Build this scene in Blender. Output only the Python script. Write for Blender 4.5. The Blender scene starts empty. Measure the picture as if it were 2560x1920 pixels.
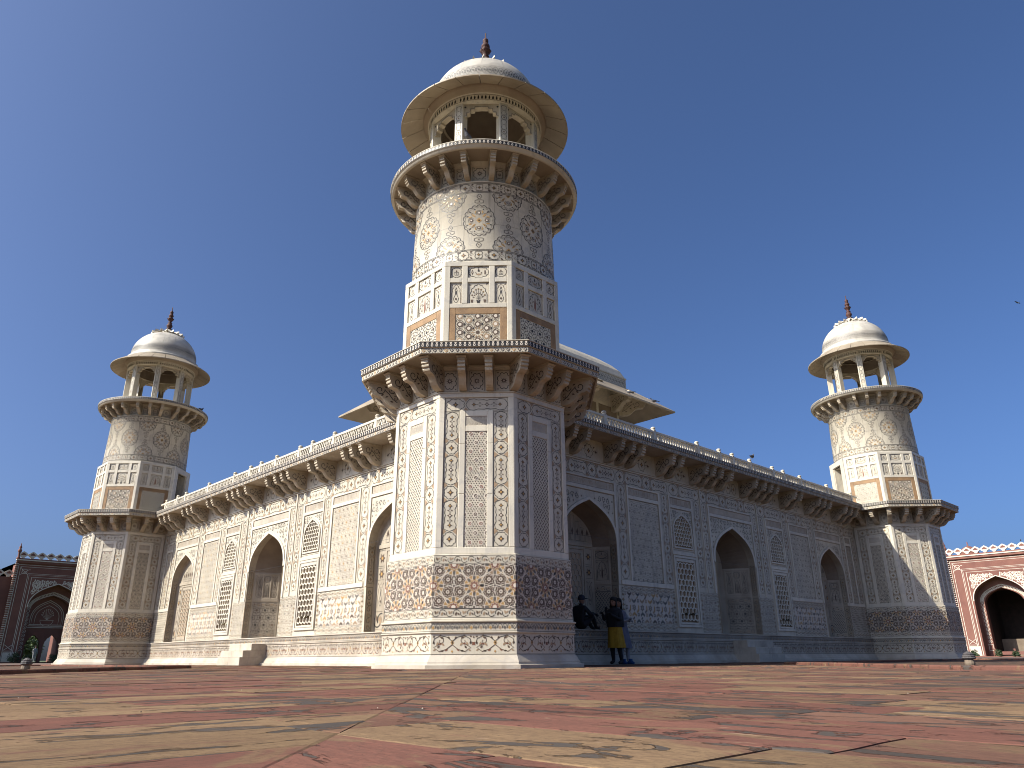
import bpy, bmesh, math, random
from mathutils import Vector, Matrix
R = math.radians
PI = math.pi
random.seed(7)
sc = bpy.context.scene
col = sc.collection

# ------------------------------------------------------------------ camera, sky, sun, exposure
cam_data = bpy.data.cameras.new('camera'); cam = bpy.data.objects.new('camera', cam_data); col.objects.link(cam)
sc.camera = cam
YAW, PITCH, ROLL = 0.8089, 0.3572, -0.0065
cam.location = (-11.5729, -13.2164, 0.2045)
fw = Vector((math.cos(YAW) * math.cos(PITCH), math.sin(YAW) * math.cos(PITCH), math.sin(PITCH)))
rt = Vector((math.sin(YAW), -math.cos(YAW), 0)); up = rt.cross(fw)
r2 = math.cos(ROLL) * rt + math.sin(ROLL) * up; u2 = -math.sin(ROLL) * rt + math.cos(ROLL) * up
cam.rotation_euler = Matrix((r2, u2, -fw)).transposed().to_euler()
cam_data.sensor_fit = 'HORIZONTAL'; cam_data.sensor_width = 36.0
cam_data.lens = 36.0 * 1831.3 / 2560.0
cam_data.clip_start = 0.05; cam_data.clip_end = 6000

SUN_EL, SUN_AZ = R(38), R(162)
SUN = Vector((math.cos(SUN_EL) * math.cos(SUN_AZ), math.cos(SUN_EL) * math.sin(SUN_AZ), math.sin(SUN_EL)))
world = bpy.data.worlds.new('World'); sc.world = world; world.use_nodes = True
wn = world.node_tree.nodes; wl = world.node_tree.links
bg = wn['Background']; sky = wn.new('ShaderNodeTexSky'); sky.sky_type = 'NISHITA'; sky.sun_disc = False
sky.sun_elevation = SUN_EL; sky.sun_rotation = PI / 2 - SUN_AZ
sky.altitude = 150; sky.air_density = 0.6; sky.dust_density = 5.0; sky.ozone_density = 9.0
hs = wn.new('ShaderNodeHueSaturation'); hs.inputs['Saturation'].default_value = 1.02; wl.new(sky.outputs[0], hs.inputs['Color']); wl.new(hs.outputs[0], bg.inputs[0]); bg.inputs[1].default_value = 0.116
sd = bpy.data.lights.new('sun', 'SUN'); sd.energy = 5.0; sd.angle = R(0.5); sd.color = (1.0, 0.95, 0.84)
so = bpy.data.objects.new('sun', sd); col.objects.link(so)
so.rotation_euler = SUN.to_track_quat('Z', 'Y').to_euler(); so.location = (-40, 20, 60)
vs = sc.view_settings; vs.view_transform = 'Standard'; vs.look = 'None'; vs.exposure = 0.76; vs.gamma = 1.0; vs.use_curve_mapping = False
sc.cycles.use_denoising = True; sc.cycles.filter_width = 1.0
sc.cycles.max_bounces = 6; sc.cycles.diffuse_bounces = 4

# ------------------------------------------------------------------ materials
def mat(name, c1, c2=None, scale=3.0, rough=0.55, bump=0.0, bscale=30.0, vein=None, stain=None, rnd=0.0, spec=0.35, detail=6.0, stretch=(1, 1, 1), streak=0):
    m = bpy.data.materials.new(name); m.use_nodes = True
    n = m.node_tree.nodes; l = m.node_tree.links; b = n['Principled BSDF']
    b.inputs['Roughness'].default_value = rough
    b.inputs['Specular IOR Level'].default_value = spec
    geo = n.new('ShaderNodeNewGeometry'); mp = n.new('ShaderNodeMapping'); mp.inputs['Scale'].default_value = stretch
    l.new(geo.outputs['Position'], mp.inputs[0])
    no = n.new('ShaderNodeTexNoise'); no.inputs['Scale'].default_value = scale; no.inputs['Detail'].default_value = detail
    l.new(mp.outputs[0], no.inputs[0])
    mx = n.new('ShaderNodeMix'); mx.data_type = 'RGBA'
    mx.inputs[6].default_value = (*c1, 1); mx.inputs[7].default_value = (*(c2 or c1), 1)
    rp = n.new('ShaderNodeMapRange'); rp.inputs[1].default_value = 0.35; rp.inputs[2].default_value = 0.68
    l.new(no.outputs[0], rp.inputs[0]); l.new(rp.outputs[0], mx.inputs[0])
    out = mx.outputs[2]
    def over(fac, c, blend='MIX'):
        nonlocal out
        k = n.new('ShaderNodeMix'); k.data_type = 'RGBA'; k.blend_type = blend
        k.inputs[7].default_value = (*c, 1); l.new(fac, k.inputs[0]); l.new(out, k.inputs[6]); out = k.outputs[2]
    def ramp(src, a, bb, top=1.0):
        r = n.new('ShaderNodeMapRange'); r.inputs[1].default_value = a; r.inputs[2].default_value = bb; r.inputs[4].default_value = top
        l.new(src, r.inputs[0]); return r.outputs[0]
    if vein:
        vc, vs_, amt = vein
        w = n.new('ShaderNodeTexNoise'); w.inputs['Scale'].default_value = vs_; w.inputs['Detail'].default_value = 8; w.inputs['Distortion'].default_value = 1.6
        l.new(mp.outputs[0], w.inputs[0])
        s = n.new('ShaderNodeMath'); s.operation = 'SUBTRACT'; s.inputs[1].default_value = 0.5; l.new(w.outputs[0], s.inputs[0])
        a = n.new('ShaderNodeMath'); a.operation = 'ABSOLUTE'; l.new(s.outputs[0], a.inputs[0])
        over(ramp(a.outputs[0], 0.035, 0.0, amt), vc)
    if stain:
        c_, s_, lo, hi, amt, st = stain
        mp2 = n.new('ShaderNodeMapping'); mp2.inputs['Scale'].default_value = st; l.new(geo.outputs['Position'], mp2.inputs[0])
        w = n.new('ShaderNodeTexNoise'); w.inputs['Scale'].default_value = s_; w.inputs['Detail'].default_value = 7; w.inputs['Roughness'].default_value = 0.65
        l.new(mp2.outputs[0], w.inputs[0]); over(ramp(w.outputs[0], lo, hi, amt), c_)
    if streak:
        mp3 = n.new('ShaderNodeMapping'); mp3.inputs['Scale'].default_value = (2.6, 2.6, .16); l.new(geo.outputs['Position'], mp3.inputs[0])
        w = n.new('ShaderNodeTexNoise'); w.inputs['Scale'].default_value = 2.4; w.inputs['Detail'].default_value = 7; w.inputs['Roughness'].default_value = .6
        l.new(mp3.outputs[0], w.inputs[0]); over(ramp(w.outputs[0], .54, .74, streak), (.22, .19, .145))
    if rnd:
        oi = n.new('ShaderNodeObjectInfo')
        hsv = n.new('ShaderNodeHueSaturation'); r = n.new('ShaderNodeMapRange'); r.inputs[3].default_value = 1 - rnd; r.inputs[4].default_value = 1 + rnd
        l.new(oi.outputs['Random'], r.inputs[0]); l.new(r.outputs[0], hsv.inputs['Value']); l.new(out, hsv.inputs['Color']); out = hsv.outputs[0]
    l.new(out, b.inputs['Base Color'])
    if bump:
        bn = n.new('ShaderNodeTexNoise'); bn.inputs['Scale'].default_value = bscale; bn.inputs['Detail'].default_value = 6
        l.new(mp.outputs[0], bn.inputs[0])
        bp = n.new('ShaderNodeBump'); bp.inputs['Strength'].default_value = bump; bp.inputs['Distance'].default_value = 0.02
        l.new(bn.outputs[0], bp.inputs['Height']); l.new(bp.outputs[0], b.inputs['Normal'])
    return m

M = {}
M['marble'] = mat('marble', (.53, .475, .365), (.44, .39, .30), 1.3, 0.45, 0.12, 25, vein=((.30, .28, .26), 0.9, .35), stain=((.27, .215, .155), 0.8, .56, .78, .55, (1, 1, .35)), rnd=.05, streak=.5)
M['marble_new'] = mat('marble_new', (.56, .51, .405), (.465, .42, .34), 0.9, 0.4, 0.08, 25, vein=((.30, .29, .28), 0.7, .35), rnd=.06, streak=.35)
M['marble_worn'] = mat('marble_worn', (.45, .395, .315), (.33, .28, .21), 1.6, 0.6, 0.25, 18, vein=((.3, .28, .25), 1.0, .4), stain=((.12, .10, .08), 1.4, .55, .75, .6, (1, 1, .5)), rnd=.06)
M['marble_eave'] = mat('marble_eave', (.32, .262, .185), (.23, .185, .13), 1.1, 0.6, 0.2, 20, stain=((.2, .15, .1), 1.2, .52, .75, .6, (1, 1, 1)), rnd=.08)  # browner and darker than the wall marble: soffit shade put into the colour
M['black'] = mat('inlay_black', (.014, .013, .013), (.035, .032, .028), 6, .5, rnd=.1)
M['grey'] = mat('inlay_grey', (.085, .076, .066), (.14, .125, .105), 5, .5)
M['brown'] = mat('inlay_brown', (.062, .040, .027), (.105, .07, .047), 7, .5)
M['rust'] = mat('inlay_rust', (.15, .06, .035), (.22, .10, .06), 7, .5)
M['ochre'] = mat('inlay_ochre', (.40, .235, .075), (.31, .18, .065), 5, .5)
M['tan'] = mat('inlay_tan', (.31, .215, .13), (.24, .165, .10), 5, .5)
M['cream'] = mat('inlay_cream', (.55, .485, .395), (.47, .41, .33), 5, .5)
M['marble_dome'] = mat('marble_dome', (.50, .455, .375), (.40, .365, .31), 1.0, .5, .15, 22, vein=((.27, .25, .22), .8, .4), stain=((.20, .175, .14), 1.6, .5, .68, .45, (1, 1, .3)), rnd=.04, streak=.55)
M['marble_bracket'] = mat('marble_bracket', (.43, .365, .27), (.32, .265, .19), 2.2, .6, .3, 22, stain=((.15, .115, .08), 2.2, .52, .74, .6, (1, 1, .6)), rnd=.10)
M['marble_niche_shaded'] = mat('marble_niche_shaded', (.36, .31, .235), (.27, .225, .165), 1.6, .6, .2, 20, stain=((.12, .095, .07), 1.1, .5, .72, .6, (1, 1, .5)))  # marble darkened to carry the niche shade in its colour, plus random stains
M['brownstone'] = mat('brownstone', (.27, .165, .08), (.19, .115, .06), 4, .65, .2, 30, stain=((.14, .09, .05), 2.0, .5, .7, .6, (1, 1, 1)))
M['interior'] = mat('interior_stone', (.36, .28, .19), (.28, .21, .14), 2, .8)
M['plaster'] = mat('shaded_plaster', (.20, .155, .11), (.14, .105, .075), 1.5, .85, .2, 14)  # colour kept low so vaults and kiosk ceilings hold painted shade
M['sandred'] = mat('red_sandstone', (.185, .078, .056), (.14, .058, .044), .8, .8, .3, 12, stain=((.20, .10, .07), .5, .5, .75, .6, (1, 1, .5)), rnd=.06)
M['finial'] = mat('finial_sandstone', (.085, .033, .024), (.05, .024, .02), 6, .7, .2, 30)
M['white_paint'] = mat('white_inlay', (.55, .485, .395), (.47, .41, .33), 3, .6)
M['dark'] = mat('recess_shade', (.035, .022, .018), (.02, .015, .012), 2, .9)  # near-black colour painting the shade inside doorways and the gate passage
INK = dict(k='black', g='grey', b='brown', r='rust', o='ochre', t='tan', w='cream', m='marble')

# ------------------------------------------------------------------ mesh builder (x right, z up, y inward)
class MB:
    def __init__(s):
        s.v = []; s.f = []; s.mi = []; s.sm = []; s.mats = []; s.clip = None; s.k = 0; s.warp = None
    def slot(s, m):
        m = INK.get(m, m)
        if m not in s.mats: s.mats.append(m)
        return s.mats.index(m)
    def face(s, pts, m, smooth=False):
        i = len(s.v); s.v.extend(pts); s.f.append(tuple(range(i, i + len(pts)))); s.mi.append(s.slot(m)); s.sm.append(smooth)
    def poly(s, pts, y, m):
        if s.clip:
            x0, x1, z0, z1 = s.clip
            for ax, lim, sg in ((0, x0, 1), (0, x1, -1), (1, z0, 1), (1, z1, -1)):
                o = []; n = len(pts)
                for i in range(n):
                    a, b = pts[i], pts[(i + 1) % n]
                    da, db = sg * (a[ax] - lim), sg * (b[ax] - lim)
                    if da >= 0: o.append(a)
                    if (da > 0 and db < 0) or (da < 0 and db > 0):
                        t = da / (da - db); o.append((a[0] + t * (b[0] - a[0]), a[1] + t * (b[1] - a[1])))
                pts = o
                if len(pts) < 3: return
        s.k += 1; yy = y - 1e-4 * (s.k % 24)
        ar = sum(pts[i][0] * pts[(i + 1) % len(pts)][1] - pts[(i + 1) % len(pts)][0] * pts[i][1] for i in range(len(pts)))
        if ar < 0: pts = pts[::-1]
        s.face([(p[0], yy, p[1]) for p in pts], m)
    def stroke(s, pts, w, y, m, closed=False):
        n = len(pts)
        if n < 2: return
        if m in ('k', 'g', 'b', 'r', 'o', 't'): w = w * 1.22
        L = []; Rr = []
        for i in range(n):
            a = pts[i - 1] if (i > 0 or closed) else pts[i]
            b = pts[(i + 1) % n] if (i < n - 1 or closed) else pts[i]
            dx, dz = b[0] - a[0], b[1] - a[1]; d = math.hypot(dx, dz) or 1
            nx, nz = -dz / d * w / 2, dx / d * w / 2
            L.append((pts[i][0] + nx, pts[i][1] + nz)); Rr.append((pts[i][0] - nx, pts[i][1] - nz))
        for i in range(n if closed else n - 1):
            j = (i + 1) % n
            s.poly([Rr[i], Rr[j], L[j], L[i]], y, m)
    def rect(s, x0, x1, z0, z1, y, m): s.poly([(x0, z0), (x1, z0), (x1, z1), (x0, z1)], y, m)
    def frame(s, x0, x1, z0, z1, w, y, m):
        s.rect(x0, x1, z0, z0 + w, y, m); s.rect(x0, x1, z1 - w, z1, y, m)
        s.rect(x0, x0 + w, z0 + w, z1 - w, y, m); s.rect(x1 - w, x1, z0 + w, z1 - w, y, m)
    def box(s, x0, x1, y0, y1, z0, z1, m):
        a = [(x0, y0, z0), (x1, y0, z0), (x1, y1, z0), (x0, y1, z0), (x0, y0, z1), (x1, y0, z1), (x1, y1, z1), (x0, y1, z1)]
        for q in ((0, 1, 5, 4), (1, 2, 6, 5), (2, 3, 7, 6), (3, 0, 4, 7), (4, 5, 6, 7), (3, 2, 1, 0)):
            s.face([a[i] for i in q], m)
    def bevbox(s, x0, x1, y0, y1, z0, z1, m, b=.008):
        # box whose outer (low-y) edges are chamfered
        s.face([(x0 + b, y0, z0 + b), (x1 - b, y0, z0 + b), (x1 - b, y0, z1 - b), (x0 + b, y0, z1 - b)], m)
        s.face([(x0, y0 + b, z0), (x1, y0 + b, z0), (x1 - b, y0, z0 + b), (x0 + b, y0, z0 + b)], m)
        s.face([(x0 + b, y0, z1 - b), (x1 - b, y0, z1 - b), (x1, y0 + b, z1), (x0, y0 + b, z1)], m)
        s.face([(x0, y0 + b, z0), (x0 + b, y0, z0 + b), (x0 + b, y0, z1 - b), (x0, y0 + b, z1)], m)
        s.face([(x1 - b, y0, z0 + b), (x1, y0 + b, z0), (x1, y0 + b, z1), (x1 - b, y0, z1 - b)], m)
        y0 += b
        a = [(x0, y0, z0), (x1, y0, z0), (x1, y1, z0), (x0, y1, z0), (x0, y0, z1), (x1, y0, z1), (x1, y1, z1), (x0, y1, z1)]
        for q in ((1, 2, 6, 5), (3, 0, 4, 7), (4, 5, 6, 7), (3, 2, 1, 0)): s.face([a[i] for i in q], m)
    def prism_x(s, prof, x0, x1, m, cap=True):
        # prof: list of (y,z); swept along x
        n = len(prof)
        for i in range(n):
            a, b = prof[i], prof[(i + 1) % n]
            s.face([(x0, a[0], a[1]), (x1, a[0], a[1]), (x1, b[0], b[1]), (x0, b[0], b[1])], m)
        if cap:
            s.face([(x0, p[0], p[1]) for p in prof][::-1], m); s.face([(x1, p[0], p[1]) for p in prof], m)
    def prism_y(s, pts, y0, y1, m, front=True, back=True):
        ar = sum(pts[i][0] * pts[(i + 1) % len(pts)][1] - pts[(i + 1) % len(pts)][0] * pts[i][1] for i in range(len(pts)))
        if ar < 0: pts = pts[::-1]
        n = len(pts)
        if front: s.face([(p[0], y0, p[1]) for p in pts], m)
        if back: s.face([(p[0], y1, p[1]) for p in pts][::-1], m)
        for i in range(n):
            a, b = pts[i], pts[(i + 1) % n]
            s.face([(a[0], y1, a[1]), (b[0], y1, b[1]), (b[0], y0, b[1]), (a[0], y0, a[1])], m)
    def bar(s, pts, w, y0, y1, m, closed=False):
        # stroke with depth
        n = len(pts); L = []; Rr = []
        for i in range(n):
            a = pts[i - 1] if (i > 0 or closed) else pts[i]
            b = pts[(i + 1) % n] if (i < n - 1 or closed) else pts[i]
            dx, dz = b[0] - a[0], b[1] - a[1]; d = math.hypot(dx, dz) or 1
            nx, nz = -dz / d * w / 2, dx / d * w / 2
            L.append((pts[i][0] + nx, pts[i][1] + nz)); Rr.append((pts[i][0] - nx, pts[i][1] - nz))
        for i in range(n if closed else n - 1):
            j = (i + 1) % n
            s.poly([Rr[i], Rr[j], L[j], L[i]], y0, m)
            s.face([(L[i][0], y0, L[i][1]), (L[j][0], y0, L[j][1]), (L[j][0], y1, L[j][1]), (L[i][0], y1, L[i][1])], m)
            s.face([(Rr[j][0], y0, Rr[j][1]), (Rr[i][0], y0, Rr[i][1]), (Rr[i][0], y1, Rr[i][1]), (Rr[j][0], y1, Rr[j][1])], m)
    def lathe(s, prof, n, m, phase=0.0, smooth=True, oct=False, mats=None):
        k = 1 / math.cos(PI / n) if oct else 1.0
        rings = []
        for r, z in prof:
            rings.append([(r * k * math.cos(phase + 2 * PI * i / n), r * k * math.sin(phase + 2 * PI * i / n), z) for i in range(n)])
        base = len(s.v)
        for rg in rings: s.v.extend(rg)
        for j in range(len(prof) - 1):
            mm = s.slot(mats[j] if mats else m)
            for i in range(n):
                i2 = (i + 1) % n
                s.f.append((base + j * n + i, base + j * n + i2, base + (j + 1) * n + i2, base + (j + 1) * n + i)); s.mi.append(mm); s.sm.append(smooth)
    def mesh(s, name):
        if s.warp: s.v = [s.warp(*p) for p in s.v]
        me = bpy.data.meshes.new(name); me.from_pydata(s.v, [], s.f)
        for m in s.mats: me.materials.append(M[m])
        me.polygons.foreach_set('material_index', s.mi)
        me.polygons.foreach_set('use_smooth', s.sm)
        me.update(); return me

def inst(name, me, parent=None, loc=(0, 0, 0), rz=0.0, rot=None, kind=None, label=None, cat=None, group=None):
    o = bpy.data.objects.new(name, me); col.objects.link(o)
    if name.startswith(('inlay_', 'mosaic_', 'strapwork', 'spandrel', 'marble_lines', 'recess_border', 'tympanum', 'carved_c', 'lattice_', 'jali_', 'half_med')) and me: o['kind'] = 'stuff'
    o.parent = parent; o.location = loc; o.rotation_euler = rot or (0, 0, rz)
    if kind: o['kind'] = kind
    if label: o['label'] = label
    if cat: o['category'] = cat
    if group: o['group'] = group
    return o
def empty(name, loc, rz, label, cat, group=None):
    return inst(name, None, None, loc, rz, label=label, cat=cat, group=group)

# ------------------------------------------------------------------ inlay patterns (all drawn as thin stone pieces)
def arcpts(cx, cz, r, a0, a1, n=12): return [(cx + r * math.cos(a0 + (a1 - a0) * i / n), cz + r * math.sin(a0 + (a1 - a0) * i / n)) for i in range(n + 1)]
def lobed(cx, cz, rx, rz, lobes, amp=.08, n=None, rot=0.0, pw=1.0):
    n = n or lobes * 4; o = []
    for i in range(n):
        a = 2 * PI * i / n; k = 1 - amp + amp * 2 * abs(math.sin(lobes * (a + rot) / 2)) ** .8
        o.append((cx + rx * k * math.cos(a), cz + rz * k * math.sin(a)))
    return o
def star(cx, cz, R1, R2_, n, rot=0.0):
    return [(cx + (R1 if i % 2 == 0 else R2_) * math.cos(rot + PI * i / n), cz + (R1 if i % 2 == 0 else R2_) * math.sin(rot + PI * i / n)) for i in range(2 * n)]
def ngon(cx, cz, r, n, rot=0.0): return [(cx + r * math.cos(rot + 2 * PI * i / n), cz + r * math.sin(rot + 2 * PI * i / n)) for i in range(n)]
def diam(cx, cz, a, b): return [(cx - a, cz), (cx, cz - b), (cx + a, cz), (cx, cz + b)]
def leaf(cx, cz, L, w, ang):
    c, s = math.cos(ang), math.sin(ang); o = []; w *= 1.08
    for t, k in ((0, 0), (.25, .7), (.5, 1), (.75, .6), (1, 0), (.75, -.4), (.5, -.7), (.25, -.5)):
        x, z = t * L, k * w / 2; o.append((cx + x * c - z * s, cz + x * s + z * c))
    return o
def flower(mb, cx, cz, r, y, c1='b', c2='o', n=4, rot=0.0):
    r *= 1.12
    mb.poly(star(cx, cz, r, r * .5, n, rot), y, c1)
    mb.poly(ngon(cx, cz, r * .34, 6), y - .0026, c2)
def spiral(cx, cz, r, a0, turns=1.2, n=16, d=1): return [(cx + r * (1 - .75 * i / n) * math.cos(a0 + d * turns * 2 * PI * i / n), cz + r * (1 - .75 * i / n) * math.sin(a0 + d * turns * 2 * PI * i / n)) for i in range(n + 1)]

class Turn:
    """draws into a builder with x and z exchanged, so that a vertical strip pattern can run sideways"""
    def __init__(s, mb): s.mb = mb
    def poly(s, p, y, m): s.mb.poly([(b, a) for a, b in p], y, m)
    def stroke(s, p, w, y, m, closed=False): s.mb.stroke([(b, a) for a, b in p], w, y, m, closed)
    def rect(s, x0, x1, z0, z1, y, m): s.mb.rect(z0, z1, x0, x1, y, m)

def chain(mb, x0, x1, z0, z1, y, dense=True):
    """upright strip of roundels and long cartouches with flowers"""
    w = x1 - x0; L = z1 - z0; cx = (x0 + x1) / 2; lw = max(.0075, .03 * w)
    n = max(1, round(L / (3.05 * w))); u = L / n; k = u / (3.05 * w)
    for xx in (x0, x1): mb.rect(xx - .005 if xx == x1 else xx, xx if xx == x1 else xx + .005, z0, z1, y, 'k')
    for zz in (z0, z1 - .005): mb.rect(x0, x1, zz, zz + .005, y, 'k')
    for i in range(n):
        zc = z0 + u * i + .5 * w * k
        rr = .43 * w
        mb.stroke(lobed(cx, zc, rr, rr * k, 8, .06, 24), lw, y, 'k', True)
        flower(mb, cx, zc, .2 * w, y, 'b', 'o')
        za = zc + .5 * w * k; zb = z0 + u * (i + 1)
        m_ = (za + zb) / 2; h = (zb - za) / 2
        o = []
        for sg in (1, -1):
            pts = [(.36, -.18), (.30, .0), (.36, .12), (.33, .42), (.43, .60), (.38, .84), (.20, .93), (0, 1.0)]
            pts = pts if sg == 1 else [(-a, -b) for a, b in pts]
            o += [(cx + a * w, m_ + b * h) for a, b in pts]
            o += [(cx - a * w * (1 if sg == 1 else 1), m_ + b * h) for a, b in ([(.20, .93), (.38, .84), (.43, .60), (.33, .42), (.36, .12)] if sg == 1 else [(-.20, -.93), (-.38, -.84), (-.43, -.60), (-.33, -.42), (-.36, -.12)])]
        mb.stroke(o, lw, y, 'k', True)
        flower(mb, cx, m_, .17 * w, y, 'b', 'w')
        if dense:
            for sg in (-1, 1):
                flower(mb, cx, m_ + sg * .62 * h, .15 * w, y, 'b', 'o')
                mb.poly(diam(cx - .13 * w, m_ + sg * .33 * h, .045 * w, .06 * w), y, 'b'); mb.poly(diam(cx + .13 * w, m_ + sg * .33 * h, .045 * w, .06 * w), y, 'b')
                mb.stroke([(cx, m_ + sg * .17 * h), (cx + .07 * w, m_ + sg * .33 * h), (cx, m_ + sg * .5 * h)], lw * .6, y, 'g')
                mb.stroke([(cx, m_ + sg * .17 * h), (cx - .07 * w, m_ + sg * .33 * h), (cx, m_ + sg * .5 * h)], lw * .6, y, 'g')
            for zz in (za, zb):
                for sg in (-1, 1):
                    if z0 + .1 * w < zz < z1 - .1 * w:
                        mb.poly([(cx + sg * .47 * w, zz - .22 * w), (cx + sg * .47 * w, zz + .22 * w), (cx + sg * .2 * w, zz)], y, 't')

def vine(mb, x0, x1, z0, z1, y, unit=None):
    """narrow scrolling band"""
    h = z1 - z0; zc = (z0 + z1) / 2; lw = max(.009, .055 * h); n = max(1, round((x1 - x0) / (unit or .82 * h))); u = (x1 - x0) / n
    mb.rect(x0, x1, z0, z0 + .006, y, 'k'); mb.rect(x0, x1, z1 - .006, z1, y, 'k')
    for i in range(n):
        c = x0 + u * (i + .5); s = 1 if i % 2 else -1
        mb.stroke(arcpts(c, zc + s * .02 * h, .36 * h, PI * .15 if s > 0 else -PI * .15, PI * 1.15 if s > 0 else -PI * 1.15, 9), lw, y, 'k')
        mb.poly(leaf(c - .12 * h, zc - s * .3 * h, .5 * h, .24 * h, s * 1.25), y, 't' if i % 3 else 'b')
        mb.poly(leaf(c + .1 * h, zc + s * .05 * h, .38 * h, .2 * h, -s * .9), y, 'b' if i % 2 else 't')

def bigvine(mb, x0, x1, z0, z1, y, unit):
    h = z1 - z0; zc = (z0 + z1) / 2; lw = max(.009, .03 * h); n = max(1, round((x1 - x0) / unit)); u = (x1 - x0) / n
    for i in range(n):
        c = x0 + u * (i + .5)
        mb.poly(diam(c, zc + .05 * h, .075 * h * 1.3, .14 * h), y, 'o'); mb.poly(diam(c, zc + .05 * h, .04 * h, .07 * h), y - .003, 'k')
        mb.poly(diam(c, z0 + .09 * h, .06 * h, .08 * h), y, 'o')
        for s in (-1, 1):
            mb.stroke([(c, zc + .12 * h), (c + s * .12 * u, zc + .34 * h), (c + s * .28 * u, zc + .42 * h), (c + s * .42 * u, zc + .25 * h), (c + s * .45 * u, zc)], lw, y, 'k')
            mb.stroke([(c, zc - .06 * h), (c + s * .14 * u, zc - .3 * h), (c + s * .30 * u, zc - .42 * h), (c + s * .43 * u, zc - .2 * h), (c + s * .30 * u, zc - .02 * h)], lw, y, 'b')
            mb.stroke(spiral(c + s * .27 * u, zc + .14 * h, .2 * h, PI / 2, .9, 10, s), lw * .8, y, 'b')
            for (dx, dz, L, w, a, cc) in ((.2, .28, .22, .12, .3, 'b'), (.33, .1, .24, .13, -1.2, 't'), (.18, -.12, .26, .13, .8, 't'), (.34, -.25, .2, .12, 2.2, 'b'), (.1, -.28, .2, .1, -.6, 'r'), (.3, .33, .18, .1, 2.0, 't'), (.06, .25, .16, .1, 1.0, 'b'), (.42, -.05, .2, .11, 1.4, 'b'), (.25, -.02, .17, .11, .1, 'r'), (.44, -.38, .17, .1, 2.6, 't'), (.4, .4, .16, .09, -.4, 'b'), (.2, -.4, .18, .09, .2, 'b')):
                mb.poly(leaf(c + s * dx * u, zc + dz * h, L * h, w * h, a if s > 0 else PI - a), y, cc)
        mb.poly(star(c + u / 2 - (u if i == n - 1 else 0) * 0, zc, .13 * h, .07 * h, 4, PI / 4), y, 'r') if i < n - 1 else None
        mb.poly(diam(c + u * .5, zc + .33 * h, .05 * h, .07 * h), y, 'b') if i < n - 1 else None

def arcade(mb, x0, x1, z0, z1, y, unit=.1):
    h = z1 - z0; n = max(1, round((x1 - x0) / unit)); u = (x1 - x0) / n
    mb.rect(x0, x1, z0, z0 + .007, y, 'k'); mb.rect(x0, x1, z1 - .006, z1, y, 'k')
    cs = 'ogtg'
    for i in range(n):
        c = x0 + u * (i + .5)
        mb.stroke([(c - u * .5, z0 + .32 * h), (c - u * .42, z0 + .6 * h), (c - u * .2, z0 + .84 * h), (c, z0 + .9 * h), (c + u * .2, z0 + .84 * h), (c + u * .42, z0 + .6 * h), (c + u * .5, z0 + .32 * h)], .009, y, 'k')
        mb.poly(diam(c, z0 + .42 * h, .3 * u, .26 * h), y, 'k' if i % 13 == 4 else cs[i % 4])
        if i % 13 == 4: mb.poly(diam(c, z0 + .42 * h, .14 * u, .12 * h), y - .003, 'w')

def starmosaic(mb, x0, x1, z0, z1, y, a=.42, cx=0.0):
    """eight-pointed stars in rings, white strap lines between; whole stars are separate tiles, cut ones are drawn here"""
    old = mb.clip; mb.clip = (x0, x1, z0, z1); zc = (z0 + z1) / 2
    mb.rect(x0, x1, z0, z1, y, 'b')
    k = a / .42; N = int((x1 - x0) / a) + 3
    whole = lambda X, Z: abs(X) < x1 - .08 and z0 + .07 < Z < z1 - .07
    def st(X, Z, c):
        mb.poly(star(X, Z, .098 * k, .066 * k, 8), y - .0105, c); mb.poly(lobed(X, Z, .043 * k, .043 * k, 8, .12, 24), y - .0135, 'w'); mb.stroke(star(X, Z, .104 * k, .07 * k, 8), .010 * k, y - .0135, 'w', True)
    for i in range(-N, N + 1):
        for j in range(-2, 3):
            if (i + j) % 2: continue
            X, Z = cx + i * a, zc + j * a
            if X < x0 - .5 * k or X > x1 + .5 * k: continue
            for q in range(8):
                e = q * PI / 4; e2 = e + PI / 8
                P = lambda r, t: (X + r * k * math.cos(t), Z + r * k * math.sin(t))
                mb.poly([P(.09, e2 - .30), P(.09, e2 + .30), P(.20, e2 + .36), P(.225, e2), P(.20, e2 - .36)], y - .0025, 'o' if (i * 3 + j + q) % 9 else 't')
                mb.poly(leaf(*P(.105, e), .125 * k, .075 * k, e), y - .0055, 'k' if (i * 7 + q * 5 + j) % 11 == 0 else 'g')
                mb.poly(leaf(*P(.29, e), .13 * k, .06 * k, e), y - .0055, 'o' if q % 2 else 'g')
            mb.stroke(ngon(X, Z, .212 * k, 16, PI / 16), .013 * k, y - .008, 'w', True)
            for q in range(8):
                an = q * PI / 4; a2 = an + PI / 8
                for sg in (1, -1):
                    t0 = an + (PI / 4 if sg < 0 else 0)
                    mb.stroke([(X + .11 * k * math.cos(a2), Z + .11 * k * math.sin(a2)), (X + .22 * k * math.cos(t0 + .13 * sg), Z + .22 * k * math.sin(t0 + .13 * sg)), (X + .42 * k * math.cos(t0 - .07 * sg), Z + .42 * k * math.sin(t0 - .07 * sg))], .013 * k, y - .0095, 'w')
            if not whole(X, Z): st(X, Z, 'r')
            for q in range(4):
                an = PI / 8 + q * PI / 4; bx, bz = X + .325 * k * math.cos(an), Z + .325 * k * math.sin(an)
                if not whole(bx, bz): st(bx, bz, 'b')
    mb.clip = old

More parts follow.
